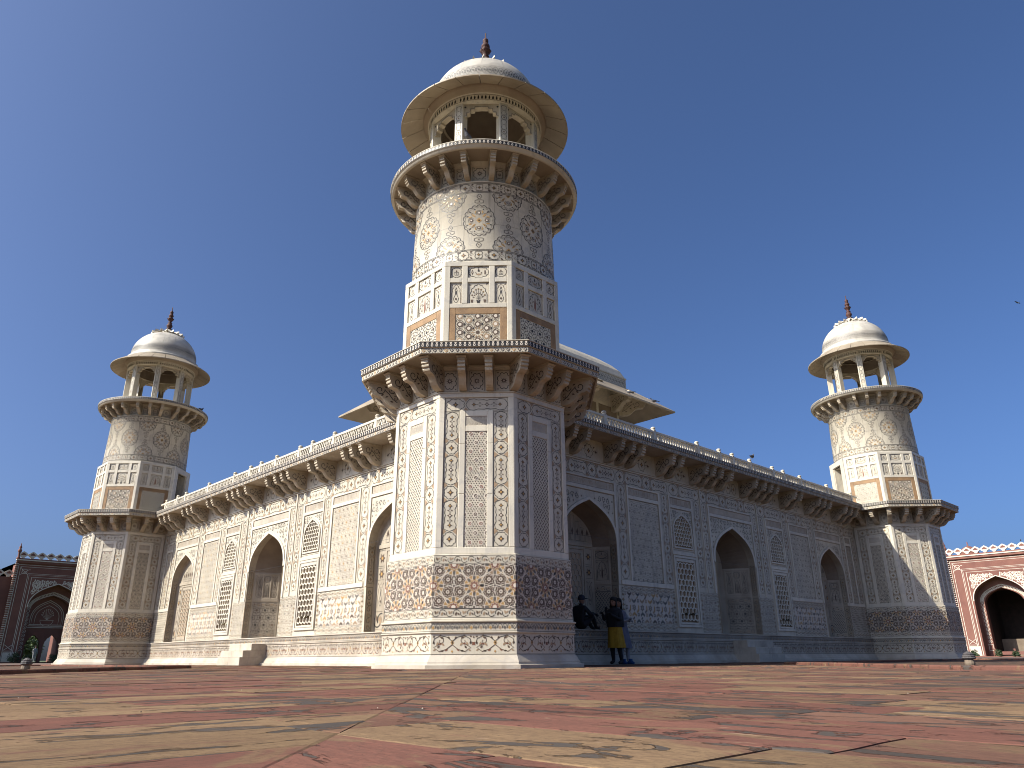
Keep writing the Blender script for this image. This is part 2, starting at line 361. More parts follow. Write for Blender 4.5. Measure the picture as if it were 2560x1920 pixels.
def starpoints(x0, x1, z0, z1, a=.42, cx=0.0):
    zc = (z0 + z1) / 2; k = a / .42; rust = []; brown = []; N = int((x1 - x0) / a) + 3
    for i in range(-N, N + 1):
        for j in range(-2, 3):
            if (i + j) % 2: continue
            X, Z = cx + i * a, zc + j * a
            rust.append((X, Z))
            for q in range(4):
                an = PI / 8 + q * PI / 2 if False else PI / 8 + q * PI / 4
                brown.append((X + .325 * k * math.cos(an), Z + .325 * k * math.sin(an)))
    inside = lambda p: x0 + .02 < p[0] < x1 - .02 and z0 + .02 < p[1] < z1 - .02
    return [p for p in rust if inside(p)], [p for p in brown if inside(p)]

def hexstars(mb, x0, x1, z0, z1, y, a, c1='g', c2='o', lw=None, line='b', fillback=None):
    old = mb.clip; mb.clip = (x0, x1, z0, z1); lw = lw or a * .07
    if fillback: mb.rect(x0, x1, z0, z1, y + .002, fillback)
    dz = a * math.sqrt(3) / 2; r = 0; z = z0
    while z < z1 + dz:
        x = x0 + (a / 2 if r % 2 else 0); c = 0
        while x < x1 + a:
            mb.stroke(star(x, z, a * .5, a * .27, 6, PI / 6), lw, y, line, True)
            mb.poly(ngon(x, z, a * .16, 6), y, c1 if (c + r) % 3 else c2)
            x += a; c += 1
        z += dz; r += 1
    mb.clip = old

def honey(mb, x0, x1, z0, z1, y, a, c='g', c2=None):
    """staggered small bars (tumbling chevrons)"""
    old = mb.clip; mb.clip = (x0, x1, z0, z1); r = 0; z = z0 + a * .3
    while z < z1 + a:
        x = x0 + (a * .5 if r % 2 else 0)
        while x < x1 + a:
            mb.poly([(x - .34 * a, z - .2 * a), (x - .1 * a, z - .34 * a), (x + .34 * a, z + .2 * a), (x + .1 * a, z + .34 * a)] if r % 2 else [(x + .34 * a, z - .2 * a), (x + .1 * a, z - .34 * a), (x - .34 * a, z + .2 * a), (x - .1 * a, z + .34 * a)], y, c2 if (c2 and random.random() < .12) else c)
            x += a
        z += a * .72; r += 1
    mb.clip = old

def roundels(mb, x0, x1, z0, z1, y, a):
    """ring flowers on a ground of small dark pieces"""
    old = mb.clip; mb.clip = (x0, x1, z0, z1); cx = (x0 + x1) / 2; z = z0 + a * .42; r = 0; C = []
    while z < z1 + a * .4:
        for s in ((-.5, .5) if r % 2 == 0 else (-1, 0, 1)):
            X = cx + s * a * 1.04; C.append((X, z))
            mb.poly(ngon(X, z, a * .26, 14), y, 'w'); mb.stroke(ngon(X, z, a * .13, 14), a * .05, y - .003, 'r' if r % 2 == 0 else 'b', True); mb.poly(ngon(X, z, a * .045, 8), y - .003, 'b')
        z += a * .86; r += 1
    d = a * .25; j = 0; z = z0 + d * .4
    while z < z1:
        x = x0 + (d / 2 if j % 2 else 0)
        while x < x1 + d:
            if all((x - p) ** 2 + (z - q) ** 2 > (a * .29) ** 2 for p, q in C): mb.poly(star(x, z, d * .33, d * .17, 3, PI / 2 if j % 2 else -PI / 2), y, 'b' if (j * 5 + int(x * 40)) % 4 else 'g')
            x += d
        z += d * .8; j += 1
    mb.clip = old

def darkstars(mb, x0, x1, z0, z1, y, a):
    """scattered dark rosettes linked by fine lines"""
    old = mb.clip; mb.clip = (x0, x1, z0, z1); dz = a * .87; r = 0; z = z0 + a * .2
    while z < z1 + a:
        x = x0 + (a * .75 if r % 2 else a * .25); c = 0
        while x < x1 + a:
            big = (r + 2 * c) % 3 == 0
            mb.poly(star(x, z, a * (.30 if big else .2), a * (.15 if big else .1), 10 if big else 6), y, 'k'); mb.poly(ngon(x, z, a * (.11 if big else .05), 10), y - .003, 'w')
            for q in range(6): mb.poly(leaf(x + a * .32 * math.cos(q * PI / 3), z + a * .32 * math.sin(q * PI / 3), a * .2, a * .05, q * PI / 3), y, 'k'); mb.poly(diam(x + a * .42 * math.cos(q * PI / 3 + PI / 6), z + a * .42 * math.sin(q * PI / 3 + PI / 6), a * .06, a * .06), y, 'k')
            x += a; c += 1
        z += dz; r += 1
    mb.clip = old

def interlock(mb, x0, x1, z0, z1, y, a=.36):
    """interlocking strap mosaic with a row of six-pointed stars"""
    old = mb.clip; mb.clip = (x0, x1, z0, z1)
    mb.rect(x0, x1, z0, z1, y, 'w'); dz = a * .5; zc = (z0 + z1) / 2; cols = ['g', 't', 'b', 'g', 'o', 'g', 't']
    i = 0; n = 0
    nx = int((x1 - x0) / a) + 2; nz = int((z1 - z0) / dz / 2) + 2
    for r in range(-nz, nz + 1):
        Z = zc + r * dz
        for c in range(nx):
            X = x0 + a * (c + (.5 if r % 2 else 0)); n += 1
            if r == 0:
                mb.poly(star(X, Z, a * .27, a * .15, 6, PI / 6), y - .003, 'b'); mb.poly(star(X, Z, a * .15, a * .08, 6, PI / 6), y - .006, 'w'); mb.poly(ngon(X, Z, a * .05, 6), y - .0085, 'b')
                mb.poly([(X + .38 * a, Z - .2 * a), (X + .5 * a, Z - .1 * a), (X + .5 * a, Z + .2 * a), (X + .62 * a, Z + .12 * a), (X + .62 * a, Z - .18 * a), (X + .5 * a, Z - .3 * a)], y - .003, 'o')
                continue
            mb.poly(ngon(X, Z, a * .15, 6, PI / 6), y - .003, cols[n % 7]); mb.poly(ngon(X, Z, a * .07, 6, PI / 6), y - .006, 'w')
            s = 1 if r > 0 else -1
            mb.poly([(X + .24 * a, Z + .16 * a * s), (X + .5 * a, Z + .0), (X + .76 * a, Z + .16 * a * s), (X + .76 * a, Z - .02 * a * s), (X + .5 * a, Z - .2 * a * s), (X + .24 * a, Z - .02 * a * s)], y - .003, cols[(n * 3 + r) % 7])
            mb.poly([(X - .2 * a, Z + .24 * a), (X + .02 * a, Z + .38 * a), (X + .02 * a, Z + .24 * a), (X - .2 * a, Z + .1 * a)], y - .004, cols[(n + r) % 7])
    mb.clip = old

def medallion(mb, cx, cz, rx, rz, y, upper=True, lower=True):
    old = mb.clip
    if not upper: mb.clip = (cx - 2, cx + 2, cz - 2, cz)
    if not lower: mb.clip = (cx - 2, cx + 2, cz, cz + 2)
    mb.stroke(lobed(cx, cz, rx * .97, rz * .97, 18, .05, 72), .014, y, 'k', True)
    mb.stroke(lobed(cx, cz, rx * .86, rz * .86, 18, .04, 54), .007, y, 'g', True)
    mb.poly(diam(cx, cz, rx * .17, rz * .17), y, 'o'); mb.poly(diam(cx, cz, rx * .07, rz * .07), y - .003, 'k')
    for q in range(4):
        a = q * PI / 2; X, Z = cx + rx * .48 * math.cos(a), cz + rz * .48 * math.sin(a)
        mb.poly(star(X, Z, rx * .15, rx * .09, 8), y, 'b'); mb.poly(ngon(X, Z, rx * .06, 8), y - .003, 'w')
        mb.stroke(arcpts(X, Z, rx * .2, a - 2.2, a + 2.2, 9), .008, y, 'g')
        b = a + PI / 4
        for dr, da, L, w_, ang, cc in ((.30, .0, .34, .12, b, 'o'), (.5, .28, .26, .1, b + 1.0, 'o'), (.5, -.28, .26, .1, b - 1.0, 'o'), (.68, .0, .2, .1, b, 'k'), (.74, .35, .13, .09, b + 1.4, 'k'), (.74, -.35, .13, .09, b - 1.4, 'k')):
            mb.poly(leaf(cx + rx * dr * math.cos(b + da), cz + rz * dr * math.sin(b + da), L * rx, w_ * rx, ang), y, cc)
        mb.stroke(spiral(cx + rx * .52 * math.cos(b), cz + rz * .52 * math.sin(b), rx * .14, a, .8, 9), .007, y, 'b')
    mb.clip = old

def flowerpanel(mb, x0, x1, z0, z1, y, lobes=8):
    cx, cz = (x0 + x1) / 2, (z0 + z1) / 2; r = min(x1 - x0, z1 - z0) * .5
    mb.frame(x0, x1, z0, z1, .005, y, 'k')
    rr = r * .78
    mb.stroke(lobed(cx, cz, rr, rr * min(1.3, (z1 - z0) / (x1 - x0)) if z1 - z0 > x1 - x0 else rr, lobes, .1, lobes * 4), .012, y, 'k', True)
    mb.poly(star(cx, cz, rr * .55, rr * .25, 8), y, 'b'); mb.poly(ngon(cx, cz, rr * .17, 8), y - .003, 'w')
    for sx in (-1, 1):
        for sz in (-1, 1): mb.poly(diam(cx + sx * ((x1 - x0) / 2 - .05), cz + sz * ((z1 - z0) / 2 - .05), .018, .018), y, 'b')

def archline(x0, x1, z0, z1, n=4):
    cx = (x0 + x1) / 2; w = (x1 - x0) / 2
    p = [(-.92, 0), (-.92, .45), (-1.0 + .18, .55), (-.72, .62), (-.78, .72), (-.5, .80), (-.42, .9), (-.15, .93), (0, 1)]
    p = p + [(-a, b) for a, b in p[::-1][1:]]
    return [(cx + a * w, z0 + b * (z1 - z0)) for a, b in p]
def bottle(mb, x0, x1, z0, z1, y):
    cx = (x0 + x1) / 2; w = x1 - x0; h = z1 - z0
    mb.stroke(archline(x0 + .02, x1 - .02, z0 + .02, z1 - .03), .008, y, 'b')
    o = [(0, .06), (.1, .1), (.2, .2), (.2, .28), (.08, .42), (.05, .6), (.1, .64), (.03, .72)]
    mb.stroke([(cx + a * w, z0 + b * h) for a, b in o] + [(cx - a * w, z0 + b * h) for a, b in o[::-1]], .008, y, 'k')
    mb.poly(diam(cx, z0 + .24 * h, .1 * w, .07 * h), y, 'b'); mb.poly(leaf(cx, z0 + .42 * h, .24 * h, .07 * w, PI / 2), y, 'g'); mb.poly(star(cx, z0 + .76 * h, .08 * w, .04 * w, 6), y, 'b')
    for sx in (-1, 1): mb.poly(leaf(cx + sx * .42 * w, z1 - .06 * h, .1 * h, .1 * w, -PI / 2 - sx * .8), y, 'b')
def cypress(mb, x0, x1, z0, z1, y, c='rust'):
    cx = (x0 + x1) / 2; w = x1 - x0; h = z1 - z0
    mb.stroke(archline(x0 + .03, x1 - .03, z0 + .02, z1 - .03), .010, y, 'k')
    mb.poly([(cx - .02 * w, z0 + .1 * h), (cx + .02 * w, z0 + .1 * h), (cx + .02 * w, z0 + .16 * h), (cx + .07 * w, z0 + .22 * h), (cx + .06 * w, z0 + .4 * h), (cx, z0 + .82 * h), (cx - .06 * w, z0 + .4 * h), (cx - .07 * w, z0 + .22 * h), (cx - .02 * w, z0 + .16 * h)], y, c)
    for s in (-1, 1):
        mb.stroke([(cx + s * .1 * w, z0 + .1 * h), (cx + s * .22 * w, z0 + .35 * h), (cx + s * .2 * w, z0 + .6 * h)], .007, y, 'g')
        for dx, dz, a in ((.2, .25, .5), (.3, .35, 1.2), (.17, .45, 2.2), (.27, .55, .9), (.2, .65, 1.9), (.33, .18, .3)):
            mb.poly(leaf(cx + s * dx * w, z0 + dz * h, .13 * w, .06 * w, a if s > 0 else PI - a), y, 'b')
        mb.stroke(spiral(cx + s * .39 * w, z1 - .1 * h, .07 * w, 0, 1, 8, s), .008, y, 'b')
def vase(mb, x0, x1, z0, z1, y):
    cx = (x0 + x1) / 2; w = x1 - x0; h = z1 - z0
    mb.stroke(archline(x0 + .03, x1 - .03, z0 + .02, z1 - .03), .010, y, 'k')
    mb.poly([(cx - .06 * w, z0 + .04 * h), (cx + .06 * w, z0 + .04 * h), (cx + .1 * w, z0 + .2 * h), (cx, z0 + .15 * h), (cx - .1 * w, z0 + .2 * h)], y, 'k')
    for i in range(7):
        a = R(25 + 130 * i / 6)
        mb.stroke([(cx, z0 + .2 * h), (cx + .22 * w * math.cos(a), z0 + (.2 + .25 * math.sin(a)) * h), (cx + .33 * w * math.cos(a), z0 + (.2 + .5 * math.sin(a)) * h)], .006, y, 'g')
        flower(mb, cx + .33 * w * math.cos(a), z0 + (.2 + .5 * math.sin(a)) * h, .05 * w, y, 'b', 'o', 5)
        mb.poly(leaf(cx + .2 * w * math.cos(a), z0 + (.2 + .25 * math.sin(a)) * h, .1 * w, .05 * w, a + .6), y, 'b')
    for s in (-1, 1):
        mb.poly([(cx + s * .3 * w - .06 * w, z0 + .2 * h), (cx + s * .3 * w + .06 * w, z0 + .2 * h), (cx + s * .3 * w + .045 * w, z0 + .06 * h), (cx + s * .3 * w - .045 * w, z0 + .06 * h)], y, 'b')
        mb.stroke(spiral(cx + s * .4 * w, z1 - .09 * h, .06 * w, 0, 1, 8, s), .008, y, 'b')
def potroundel(mb, x0, x1, z0, z1, y):
    cx, cz = (x0 + x1) / 2, (z0 + z1) / 2; r = min(x1 - x0, z1 - z0) / 2
    mb.stroke(lobed(cx, cz, r * .9, r * .92, 12, .05, 48), .008, y, 'k', True)
    mb.stroke([(cx - .28 * r, cz - .5 * r), (cx + .28 * r, cz - .5 * r), (cx + .34 * r, cz + .05 * r), (cx - .34 * r, cz + .05 * r)], .008, y, 'k', True)
    mb.poly(leaf(cx, cz + .02 * r, .45 * r, .26 * r, PI / 2), y, 'b'); mb.poly(diam(cx, cz - .24 * r, .14 * r, .16 * r), y, 'g')
def dishpanel(mb, x0, x1, z0, z1, y):
    cx, cz = (x0 + x1) / 2, (z0 + z1) / 2; w, h = x1 - x0, z1 - z0
    mb.stroke(lobed(cx, cz, w * .47, h * .44, 12, .07, 60), .009, y, 'k', True)
    mb.poly([(cx - .14 * w, cz - .16 * h), (cx - .05 * w, cz - .26 * h), (cx + .05 * w, cz - .26 * h), (cx + .14 * w, cz - .16 * h), (cx, cz - .1 * h)], y, 't')
    mb.poly(ngon(cx, cz + .12 * h, .05 * w, 8), y, 'k'); mb.poly(leaf(cx, cz + .15 * h, .2 * h, .06 * w, PI / 2), y, 'b')
    for s in (-1, 1):
        mb.poly(diam(cx + s * .3 * w, cz, .05 * w, .24 * h), y, 'b'); mb.poly(diam(cx + s * .3 * w, cz, .02 * w, .1 * h), y - .003, 'w')
        mb.poly(leaf(cx + s * .1 * w, cz - .12 * h, .1 * w, .05 * w, 1.0 if s > 0 else 2.1), y, 'b')

def scrolls(mb, inside, x0, x1, z0, z1, y, st=.24):
    """arabesque scrollwork filling the region where inside(x,z,r) is true"""
    r = 0; z = z0 + st * .5; rnd = random.Random(int(st * 1000) + int(x1 * 100))
    while z < z1:
        x = x0 + st * (.5 if r % 2 else .3)
        while x < x1:
            if inside(x, z, st * .46):
                a = rnd.random() * 6.28; d = rnd.choice((-1, 1))
                mb.stroke(spiral(x, z, st * .42, a, 1.05, 13, d), .011, y, 'k')
                for q in range(3):
                    b = a + q * 2.1 + .5
                    mb.poly(leaf(x + st * .1 * math.cos(b), z + st * .1 * math.sin(b), st * .34, st * .15, b + .5 * d), y, rnd.choice('kgbgk'))
            elif inside(x, z, st * .2):
                mb.poly(star(x, z, st * .2, st * .08, 4, rnd.random()), y, 'b')
            x += st * .92
        z += st * .8; r += 1

def blackband(mb, x0, x1, z0, z1, y, unit=.1):
    h = z1 - z0; n = max(1, round((x1 - x0) / unit)); u = (x1 - x0) / n
    for i in range(n):
        c = x0 + u * (i + .5)
        mb.rect(x0 + u * i, x0 + u * (i + 1), z0, z1, y, 'k')
        mb.poly([(c - .16 * u, z0 + .08 * h), (c + .16 * u, z0 + .08 * h), (c + .3 * u, z0 + .4 * h), (c + .12 * u, z0 + .62 * h), (c + .28 * u, z0 + .92 * h), (c - .28 * u, z0 + .92 * h), (c - .12 * u, z0 + .62 * h), (c - .3 * u, z0 + .4 * h)], y - .003, 'w')
        mb.poly(diam(c, z0 + .38 * h, .12 * u, .16 * h), y - .0057, 'k')
def diamonds(mb, x0, x1, z0, z1, y, unit=.13):
    h = z1 - z0; zc = (z0 + z1) / 2; n = max(1, round((x1 - x0) / unit)); u = (x1 - x0) / n
    mb.rect(x0, x1, z0, z0 + .006, y, 'k'); mb.rect(x0, x1, z1 - .006, z1, y, 'k')
    for i in range(n):
        c = x0 + u * (i + .5)
        mb.poly(diam(c, zc, .36 * u, .4 * h), y, 'ogkr'[i % 4] if i % 2 == 0 else 'k'); mb.poly(diam(c, zc, .19 * u, .22 * h), y - .003, 'w'); mb.poly(diam(c, zc, .08 * u, .09 * h), y - .0057, 'b')
        for s in (-1, 1): mb.poly([(c - u * .5, zc + s * .45 * h), (c - u * .36, zc + s * .45 * h), (c - u * .5, zc + s * .2 * h)], y, 'k')
def waveband(mb, x0, x1, z0, z1, y, unit=.3):
    h = z1 - z0; zc = (z0 + z1) / 2; n = max(1, round((x1 - x0) / unit)); u = (x1 - x0) / n
    mb.stroke([(x0 + (x1 - x0) * i / 24, z0 + .01) for i in range(25)], .008, y, 'g'); mb.stroke([(x0 + (x1 - x0) * i / 24, z1 - .01) for i in range(25)], .008, y, 'g')
    for i in range(n):
        c = x0 + u * i
        for s in (1, -1):
            mb.stroke([(c + u * t / 10, zc + s * .36 * h * math.sin(2 * PI * t / 10)) for t in range(11)], .014, y, 'k')
        mb.poly(diam(c + u * .25, zc, .08 * u, .14 * h), y, 'k'); mb.poly(diam(c + u * .75, zc, .08 * u, .14 * h), y, 'k')

# ------------------------------------------------------------------ bracket shared by every balcony and eave
def bracket_mesh(name, P, z0, z1, w):
    H = z1 - z0
    pr = [(0, .9), (.955, .9), (.965, .85), (.93, .82), (.95, .77), (.95, .72), (.90, .69), (.92, .64), (.91, .59), (.85, .56), (.86, .51), (.84, .46), (.76, .42), (.66, .41), (.58, .37), (.52, .30), (.46, .20), (.38, .10), (.28, .03), (.15, 0), (0, 0)]
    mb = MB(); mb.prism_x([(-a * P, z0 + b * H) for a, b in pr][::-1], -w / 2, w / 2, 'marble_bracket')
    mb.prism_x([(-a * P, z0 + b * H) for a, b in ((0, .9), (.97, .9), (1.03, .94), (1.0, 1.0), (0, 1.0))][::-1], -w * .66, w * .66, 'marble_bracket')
    sub = MB()
    pts = spiral(.62 * P, z0 + .66 * H, .20 * H, PI * .9, 1.15, 14)
    sub.stroke([(.08 * P, z0 + .2 * H), (.22 * P, z0 + .32 * H), (.34 * P, z0 + .52 * H), (.45 * P, z0 + .64 * H)] + pts, .016, -.003, 'k')
    sub.stroke(spiral(.24 * P, z0 + .68 * H, .15 * H, 0, 1.1, 12, -1), .014, -.003, 'k')
    sub.stroke(spiral(.14 * P, z0 + .36 * H, .11 * H, 1, 1.0, 10), .012, -.003, 'b')
    for a, b, an in ((.36, .42, -.4), (.2, .2, .2), (.5, .5, -.7), (.4, .76, .4), (.1, .55, 1.2)): sub.poly(leaf(a * P, z0 + b * H, .14 * H, .07 * H, an), -.003, 'b')
    for s in (-1, 1):
        i0 = len(mb.v)
        for f, mi in zip(sub.f, sub.mi):
            p = [(s * (w / 2 - sub.v[i][1]), -sub.v[i][0], sub.v[i][2]) for i in f]
            mb.face(p if s < 0 else p[::-1], sub.mats[mi])
    return mb.mesh(name)

# ------------------------------------------------------------------ corner tower
AB, AS, AD = 2.05, 2.01, 1.952
T8 = math.tan(PI / 8)
TM = {}
def tower_meshes():
    m = MB()   # octagonal shaft
    m.lathe([(2.256, -.02), (2.256, .068), (2.245, .075), (2.19, .078), (2.175, .10), (2.172, .125), (2.10, .235), (2.092, .25), (2.07, .255), (2.07, .262),
             (2.07, .655), (2.088, .66), (2.105, .675), (2.105, .69), (2.085, .695), (2.085, .868), (2.10, .873), (2.118, .885), (2.118, .905), (2.10, .915), (2.062, .92), (2.062, .945), (AB, .957), (AB, 2.215), (2.03, 2.23), (1.985, 2.235), (1.985, 5.79),
             (2.03, 5.80), (2.03, 5.822), (2.0, 5.828), (2.0, 6.345), (2.03, 6.35), (2.05, 6.37), (2.10, 6.40), (2.10, 6.44)], 8, 'marble', PI / 8, False, True,
            mats=['marble_worn'] * 9 + ['marble'] * 26)
    TM['shaft'] = m.mesh('octagonal_shaft')
    h = AS * T8
    m = MB()   # frame of a face
    for s in (-1, 1):
        m.bevbox(min(s * .712, s * h), max(s * .712, s * h), -AS, -1.97, 2.37, 5.69, 'marble_new')
        for a, b in ((2.37, 3.5), (3.503, 4.62), (4.623, 5.385)):
            m.bevbox(min(s * .242, s * .372), max(s * .242, s * .372), -2.004, -1.97, a, b, 'marble_new')
    m.bevbox(-h, h, -AS, -1.97, 2.232, 2.368, 'marble_new'); m.bevbox(-h, h, -AS, -1.97, 5.692, 5.798, 'marble_new')
    for a, b in ((4.9, 5.032), (5.25, 5.384)): m.bevbox(-.241, .241, -2.003, -1.97, a, b, 'marble_new')
    TM['frame'] = m.mesh('marble_frame')
    y = -1.988
    m = MB()
    chain(m, -.705, -.385, 2.38, 5.36, y); chain(m, .385, .705, 2.38, 5.36, y)
    t = Turn(m); chain(t, 5.37, 5.685, -.705, .705, y)
    TM['border'] = m.mesh('inlay_border')
    m = MB(); roundels(m, -.241, .241, 2.372, 4.898, y, .23); TM['panel_a'] = m.mesh('mosaic_panel')
    m = MB(); hexstars(m, -.241, .241, 2.372, 4.898, y, .19, 'k', 'b', .013, 'b'); TM['panel_b'] = m.mesh('mosaic_panel')
    m = MB(); honey(m, -.241, .241, 2.372, 4.898, y, .085, 'b', 'k'); TM['panel_c'] = m.mesh('mosaic_panel')
    m = MB(); m.rect(-.24, .24, 5.034, 5.248, y, 'marble_worn')
    for i in range(26):
        x = -.225 + .018 * i
        m.stroke([(x, 5.05 + .02 * (i % 3)), (x + .006, 5.12), (x - .004, 5.19), (x + .003, 5.235 - .012 * (i % 4))], .006, y - .003, 'marble_new')
    TM['cartouche'] = m.mesh('carved_cartouche')
    hb = AB * T8
    m = MB(); vine(m, -hb, hb, 2.03, 2.2, -AB - .004); TM['vine'] = m.mesh('inlay_scroll_band')
    m = MB(); vine(m, -hb, hb, .962, 1.14, -AB - .004); TM['vine2'] = m.mesh('inlay_scroll_band')
    m = MB(); starmosaic(m, -hb, hb, 1.147, 2.025, -AB - .003); TM['mosaic'] = m.mesh('strapwork_mosaic')
    m = MB(); arcade(m, -2.085 * T8, 2.085 * T8, .70, .865, -2.089, .098); TM['arcade'] = m.mesh('inlay_arcade_band')
    hv = 2.07 * T8
    m = MB(); bigvine(m, -hv, hv, .29, .65, -2.074, .86); m.rect(-hv, hv, .265, .272, -2.074, 'k'); TM['bigvine'] = m.mesh('inlay_floral_band')
    for k, c in (('star_b', 'b'), ('star_r', 'r')):
        m = MB(); m.prism_y(star(0, 0, .098, .066, 8), -.004, .004, INK[c], back=False); m.poly(lobed(0, 0, .038, .038, 8, .12, 24), -.0065, 'w'); m.poly(ngon(0, 0, .014, 8), -.010, 'k')
        m.stroke(star(0, 0, .106, .072, 8), .010, -.0085, 'w', True)
        TM[k] = m.mesh('star_tile')
    for i, (a, b) in enumerate(((-.80, -.43), (-.175, .175), (.43, .80))):
        m = MB(); m.rect(a + .002, b - .002, 5.837, 6.333, -2.0015, 'marble'); flowerpanel(m, a, b, 5.835, 6.335, -2.0045); TM[('frieze0', 'frieze1', 'frieze2a')[i]] = m.mesh('frieze_panel')
    TM['br1'] = bracket_mesh('bracket', .72, 5.84, 6.45, .165); TM['br1c'] = bracket_mesh('bracket', .80, 5.84, 6.45, .175)
    m = MB()   # octagonal balcony
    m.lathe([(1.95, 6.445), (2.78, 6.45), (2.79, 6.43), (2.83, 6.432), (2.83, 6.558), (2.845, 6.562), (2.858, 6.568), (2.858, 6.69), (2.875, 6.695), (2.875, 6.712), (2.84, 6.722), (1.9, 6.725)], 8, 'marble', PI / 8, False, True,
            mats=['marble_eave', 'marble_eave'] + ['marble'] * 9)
    TM['balc'] = m.mesh('octagonal_balcony')
    m = MB(); blackband(m, -2.858 * T8, 2.858 * T8, 6.572, 6.688, -2.861, .105); TM['balc_black'] = m.mesh('inlay_lotus_band')
    m = MB(); diamonds(m, -2.83 * T8, 2.83 * T8, 6.436, 6.556, -2.833, .125); TM['balc_dia'] = m.mesh('inlay_diamond_band')
    m = MB()   # drum, one face left open for the doorway (face index 0 -> direction 45 degrees)
    pr = [(1.93, 6.72), (1.915, 6.725), (1.915, 9.12), (1.942, 9.125), (1.942, 9.208), (1.80, 9.212)]
    k = 1 / math.cos(PI / 8)
    for j in range(5):
        for i in range(8):
            a0, a1 = PI / 8 + i * PI / 4, PI / 8 + (i + 1) * PI / 4
            if i == 0 and j in (1,): continue
            (ra, za), (rb, zb) = pr[j], pr[j + 1]
            m.face([(ra * k * math.cos(a0), ra * k * math.sin(a0), za), (ra * k * math.cos(a1), ra * k * math.sin(a1), za), (rb * k * math.cos(a1), rb * k * math.sin(a1), zb), (rb * k * math.cos(a0), rb * k * math.sin(a0), zb)], 'marble')
    TM['drum'] = m.mesh('octagonal_drum')
    hd = AD * T8
    m = MB()
    xs = [(-hd, -.672), (-.386, -.25), (.262, .40), (.69, hd)]
    for a, b in xs: m.bevbox(a, b, -AD, -1.90, 8.08 if -.5 < a < .5 else 6.725, 9.085, 'marble_new')
    for a, b in ((9.087, 9.214),): m.bevbox(-hd, hd, -AD, -1.90, a, b, 'marble_new')
    for a, b in ((-.67, -.388), (-.248, .26), (.402, .688)): m.bevbox(a, b, -AD + .002, -1.90, 8.645, 8.768, 'marble_new')
    m.bevbox(-.67, .688, -AD + .001, -1.90, 7.967, 8.078, 'marble_new')
    TM['drum_frame'] = m.mesh('marble_frame')
    m = MB()
    for a, b, c, d in ((-.67, -.525, 6.73, 7.963), (.525, .688, 6.73, 7.963), (-.523, .523, 7.805, 7.963), (-.523, .523, 6.73, 6.86)): m.bevbox(a, b, -1.942, -1.90, c, d, 'brownstone', .005)
    TM['drum_brown'] = m.mesh('brownstone_frame')
    y = -1.918
    for key, fn in (('drum_pan_a', vase), ('drum_pan_b', cypress)):
        TM[key] = []
        for (a, b), (lo, hi) in (((-.67, -.388), (bottle, potroundel)), ((-.248, .26), (fn, dishpanel)), ((.402, .688), (bottle, potroundel))):
            for f2, c_, d_ in ((lo, 8.08, 8.643), (hi, 8.77, 9.085)):
                m = MB(); m.rect(a + .001, b - .001, c_ + .001, d_ - .001, y + .0015, 'marble'); f2(m, a, b, c_, d_, y - .0015); m.frame(a, b, c_, d_, .006, y - .0015, 'b'); TM[key].append(m.mesh('inlaid_panel'))
    m = MB(); y = -1.93
    m.box(-.523, .523, -1.93, -1.90, 6.862, 7.803, 'marble')
    old = m.clip; m.clip = (-.51, .51, 6.88, 7.79)
    cx, cz = 0, 7.33
    for i in range(-3, 4):
        for j in range(-3, 4):
            X, Z = cx + i * .21, cz + j * .21 + (.105 if i % 2 else 0)
            if i == 0 and j == 0:
                m.poly(star(X, Z, .06, .035, 10), y - .003, 'b')
                for q in range(10): m.poly(leaf(X + .07 * math.cos(q * .628), Z + .07 * math.sin(q * .628), .085, .05, q * .628), y - .003, 't')
                continue
            m.poly(lobed(X, Z, .072, .072, 5, .1, 20), y - .003, 'b' if (i + j) % 3 else 't'); m.poly(lobed(X, Z, .04, .04, 5, .1, 15), y - .006, 'w')
            m.poly(star(X + .105, Z, .045, .02, 5, i * .7), y - .003, 'k'); m.stroke(ngon(X, Z, .103, 10), .008, y - .0085, 'b', True)
    m.clip = old
    TM['drum_mos_a'] = m.mesh('mosaic_panel')
    m = MB(); m.box(-.523, .523, -1.93, -1.90, 6.862, 7.803, 'marble'); hexstars(m, -.51, .51, 6.88, 7.79, -1.933, .26, 'k', 'b', .016, 'k'); TM['drum_mos_b'] = m.mesh('mosaic_panel')
    m = MB()   # doorway leading out to the roof
    m.bevbox(-hd, -.46, -AD - .05, -1.88, 6.725, 9.205, 'marble_new'); m.bevbox(.46, hd, -AD - .05, -1.88, 6.725, 9.205, 'marble_new'); m.bevbox(-.46, .46, -AD - .05, -1.88, 8.95, 9.205, 'marble_new')
    for a, b in ((-.46, -.39), (.39, .46)): m.bevbox(a, b, -AD - .01, -1.6, 6.725, 8.95, 'marble')
    m.face([(-.45, -1.9, 6.73), (-.45, -.8, 6.73), (-.45, -.8, 8.95), (-.45, -1.9, 8.95)], 'marble_worn'); m.face([(.45, -1.9, 6.73), (.45, -1.9, 8.95), (.45, -.8, 8.95), (.45, -.8, 6.73)], 'marble_worn')
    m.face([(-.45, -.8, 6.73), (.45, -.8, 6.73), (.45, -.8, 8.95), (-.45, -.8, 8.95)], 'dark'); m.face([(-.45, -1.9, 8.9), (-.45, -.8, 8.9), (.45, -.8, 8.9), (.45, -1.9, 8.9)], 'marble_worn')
    TM['door'] = m.mesh('doorway')
    RC = lambda z: 1.92 - .055 * (z - 9.2) / 2.4
    m = MB(); m.lathe([(RC(9.2), 9.2), (RC(11.55), 11.55), (RC(11.55) + .02, 11.56), (RC(11.55) + .02, 11.585), (1.86, 11.59), (1.86, 12.03), (1.90, 12.04), (1.93, 12.07), (2.0, 12.085), (2.0, 12.1)], 96, 'marble', 0, True)
    TM['cyl'] = m.mesh('round_shaft')
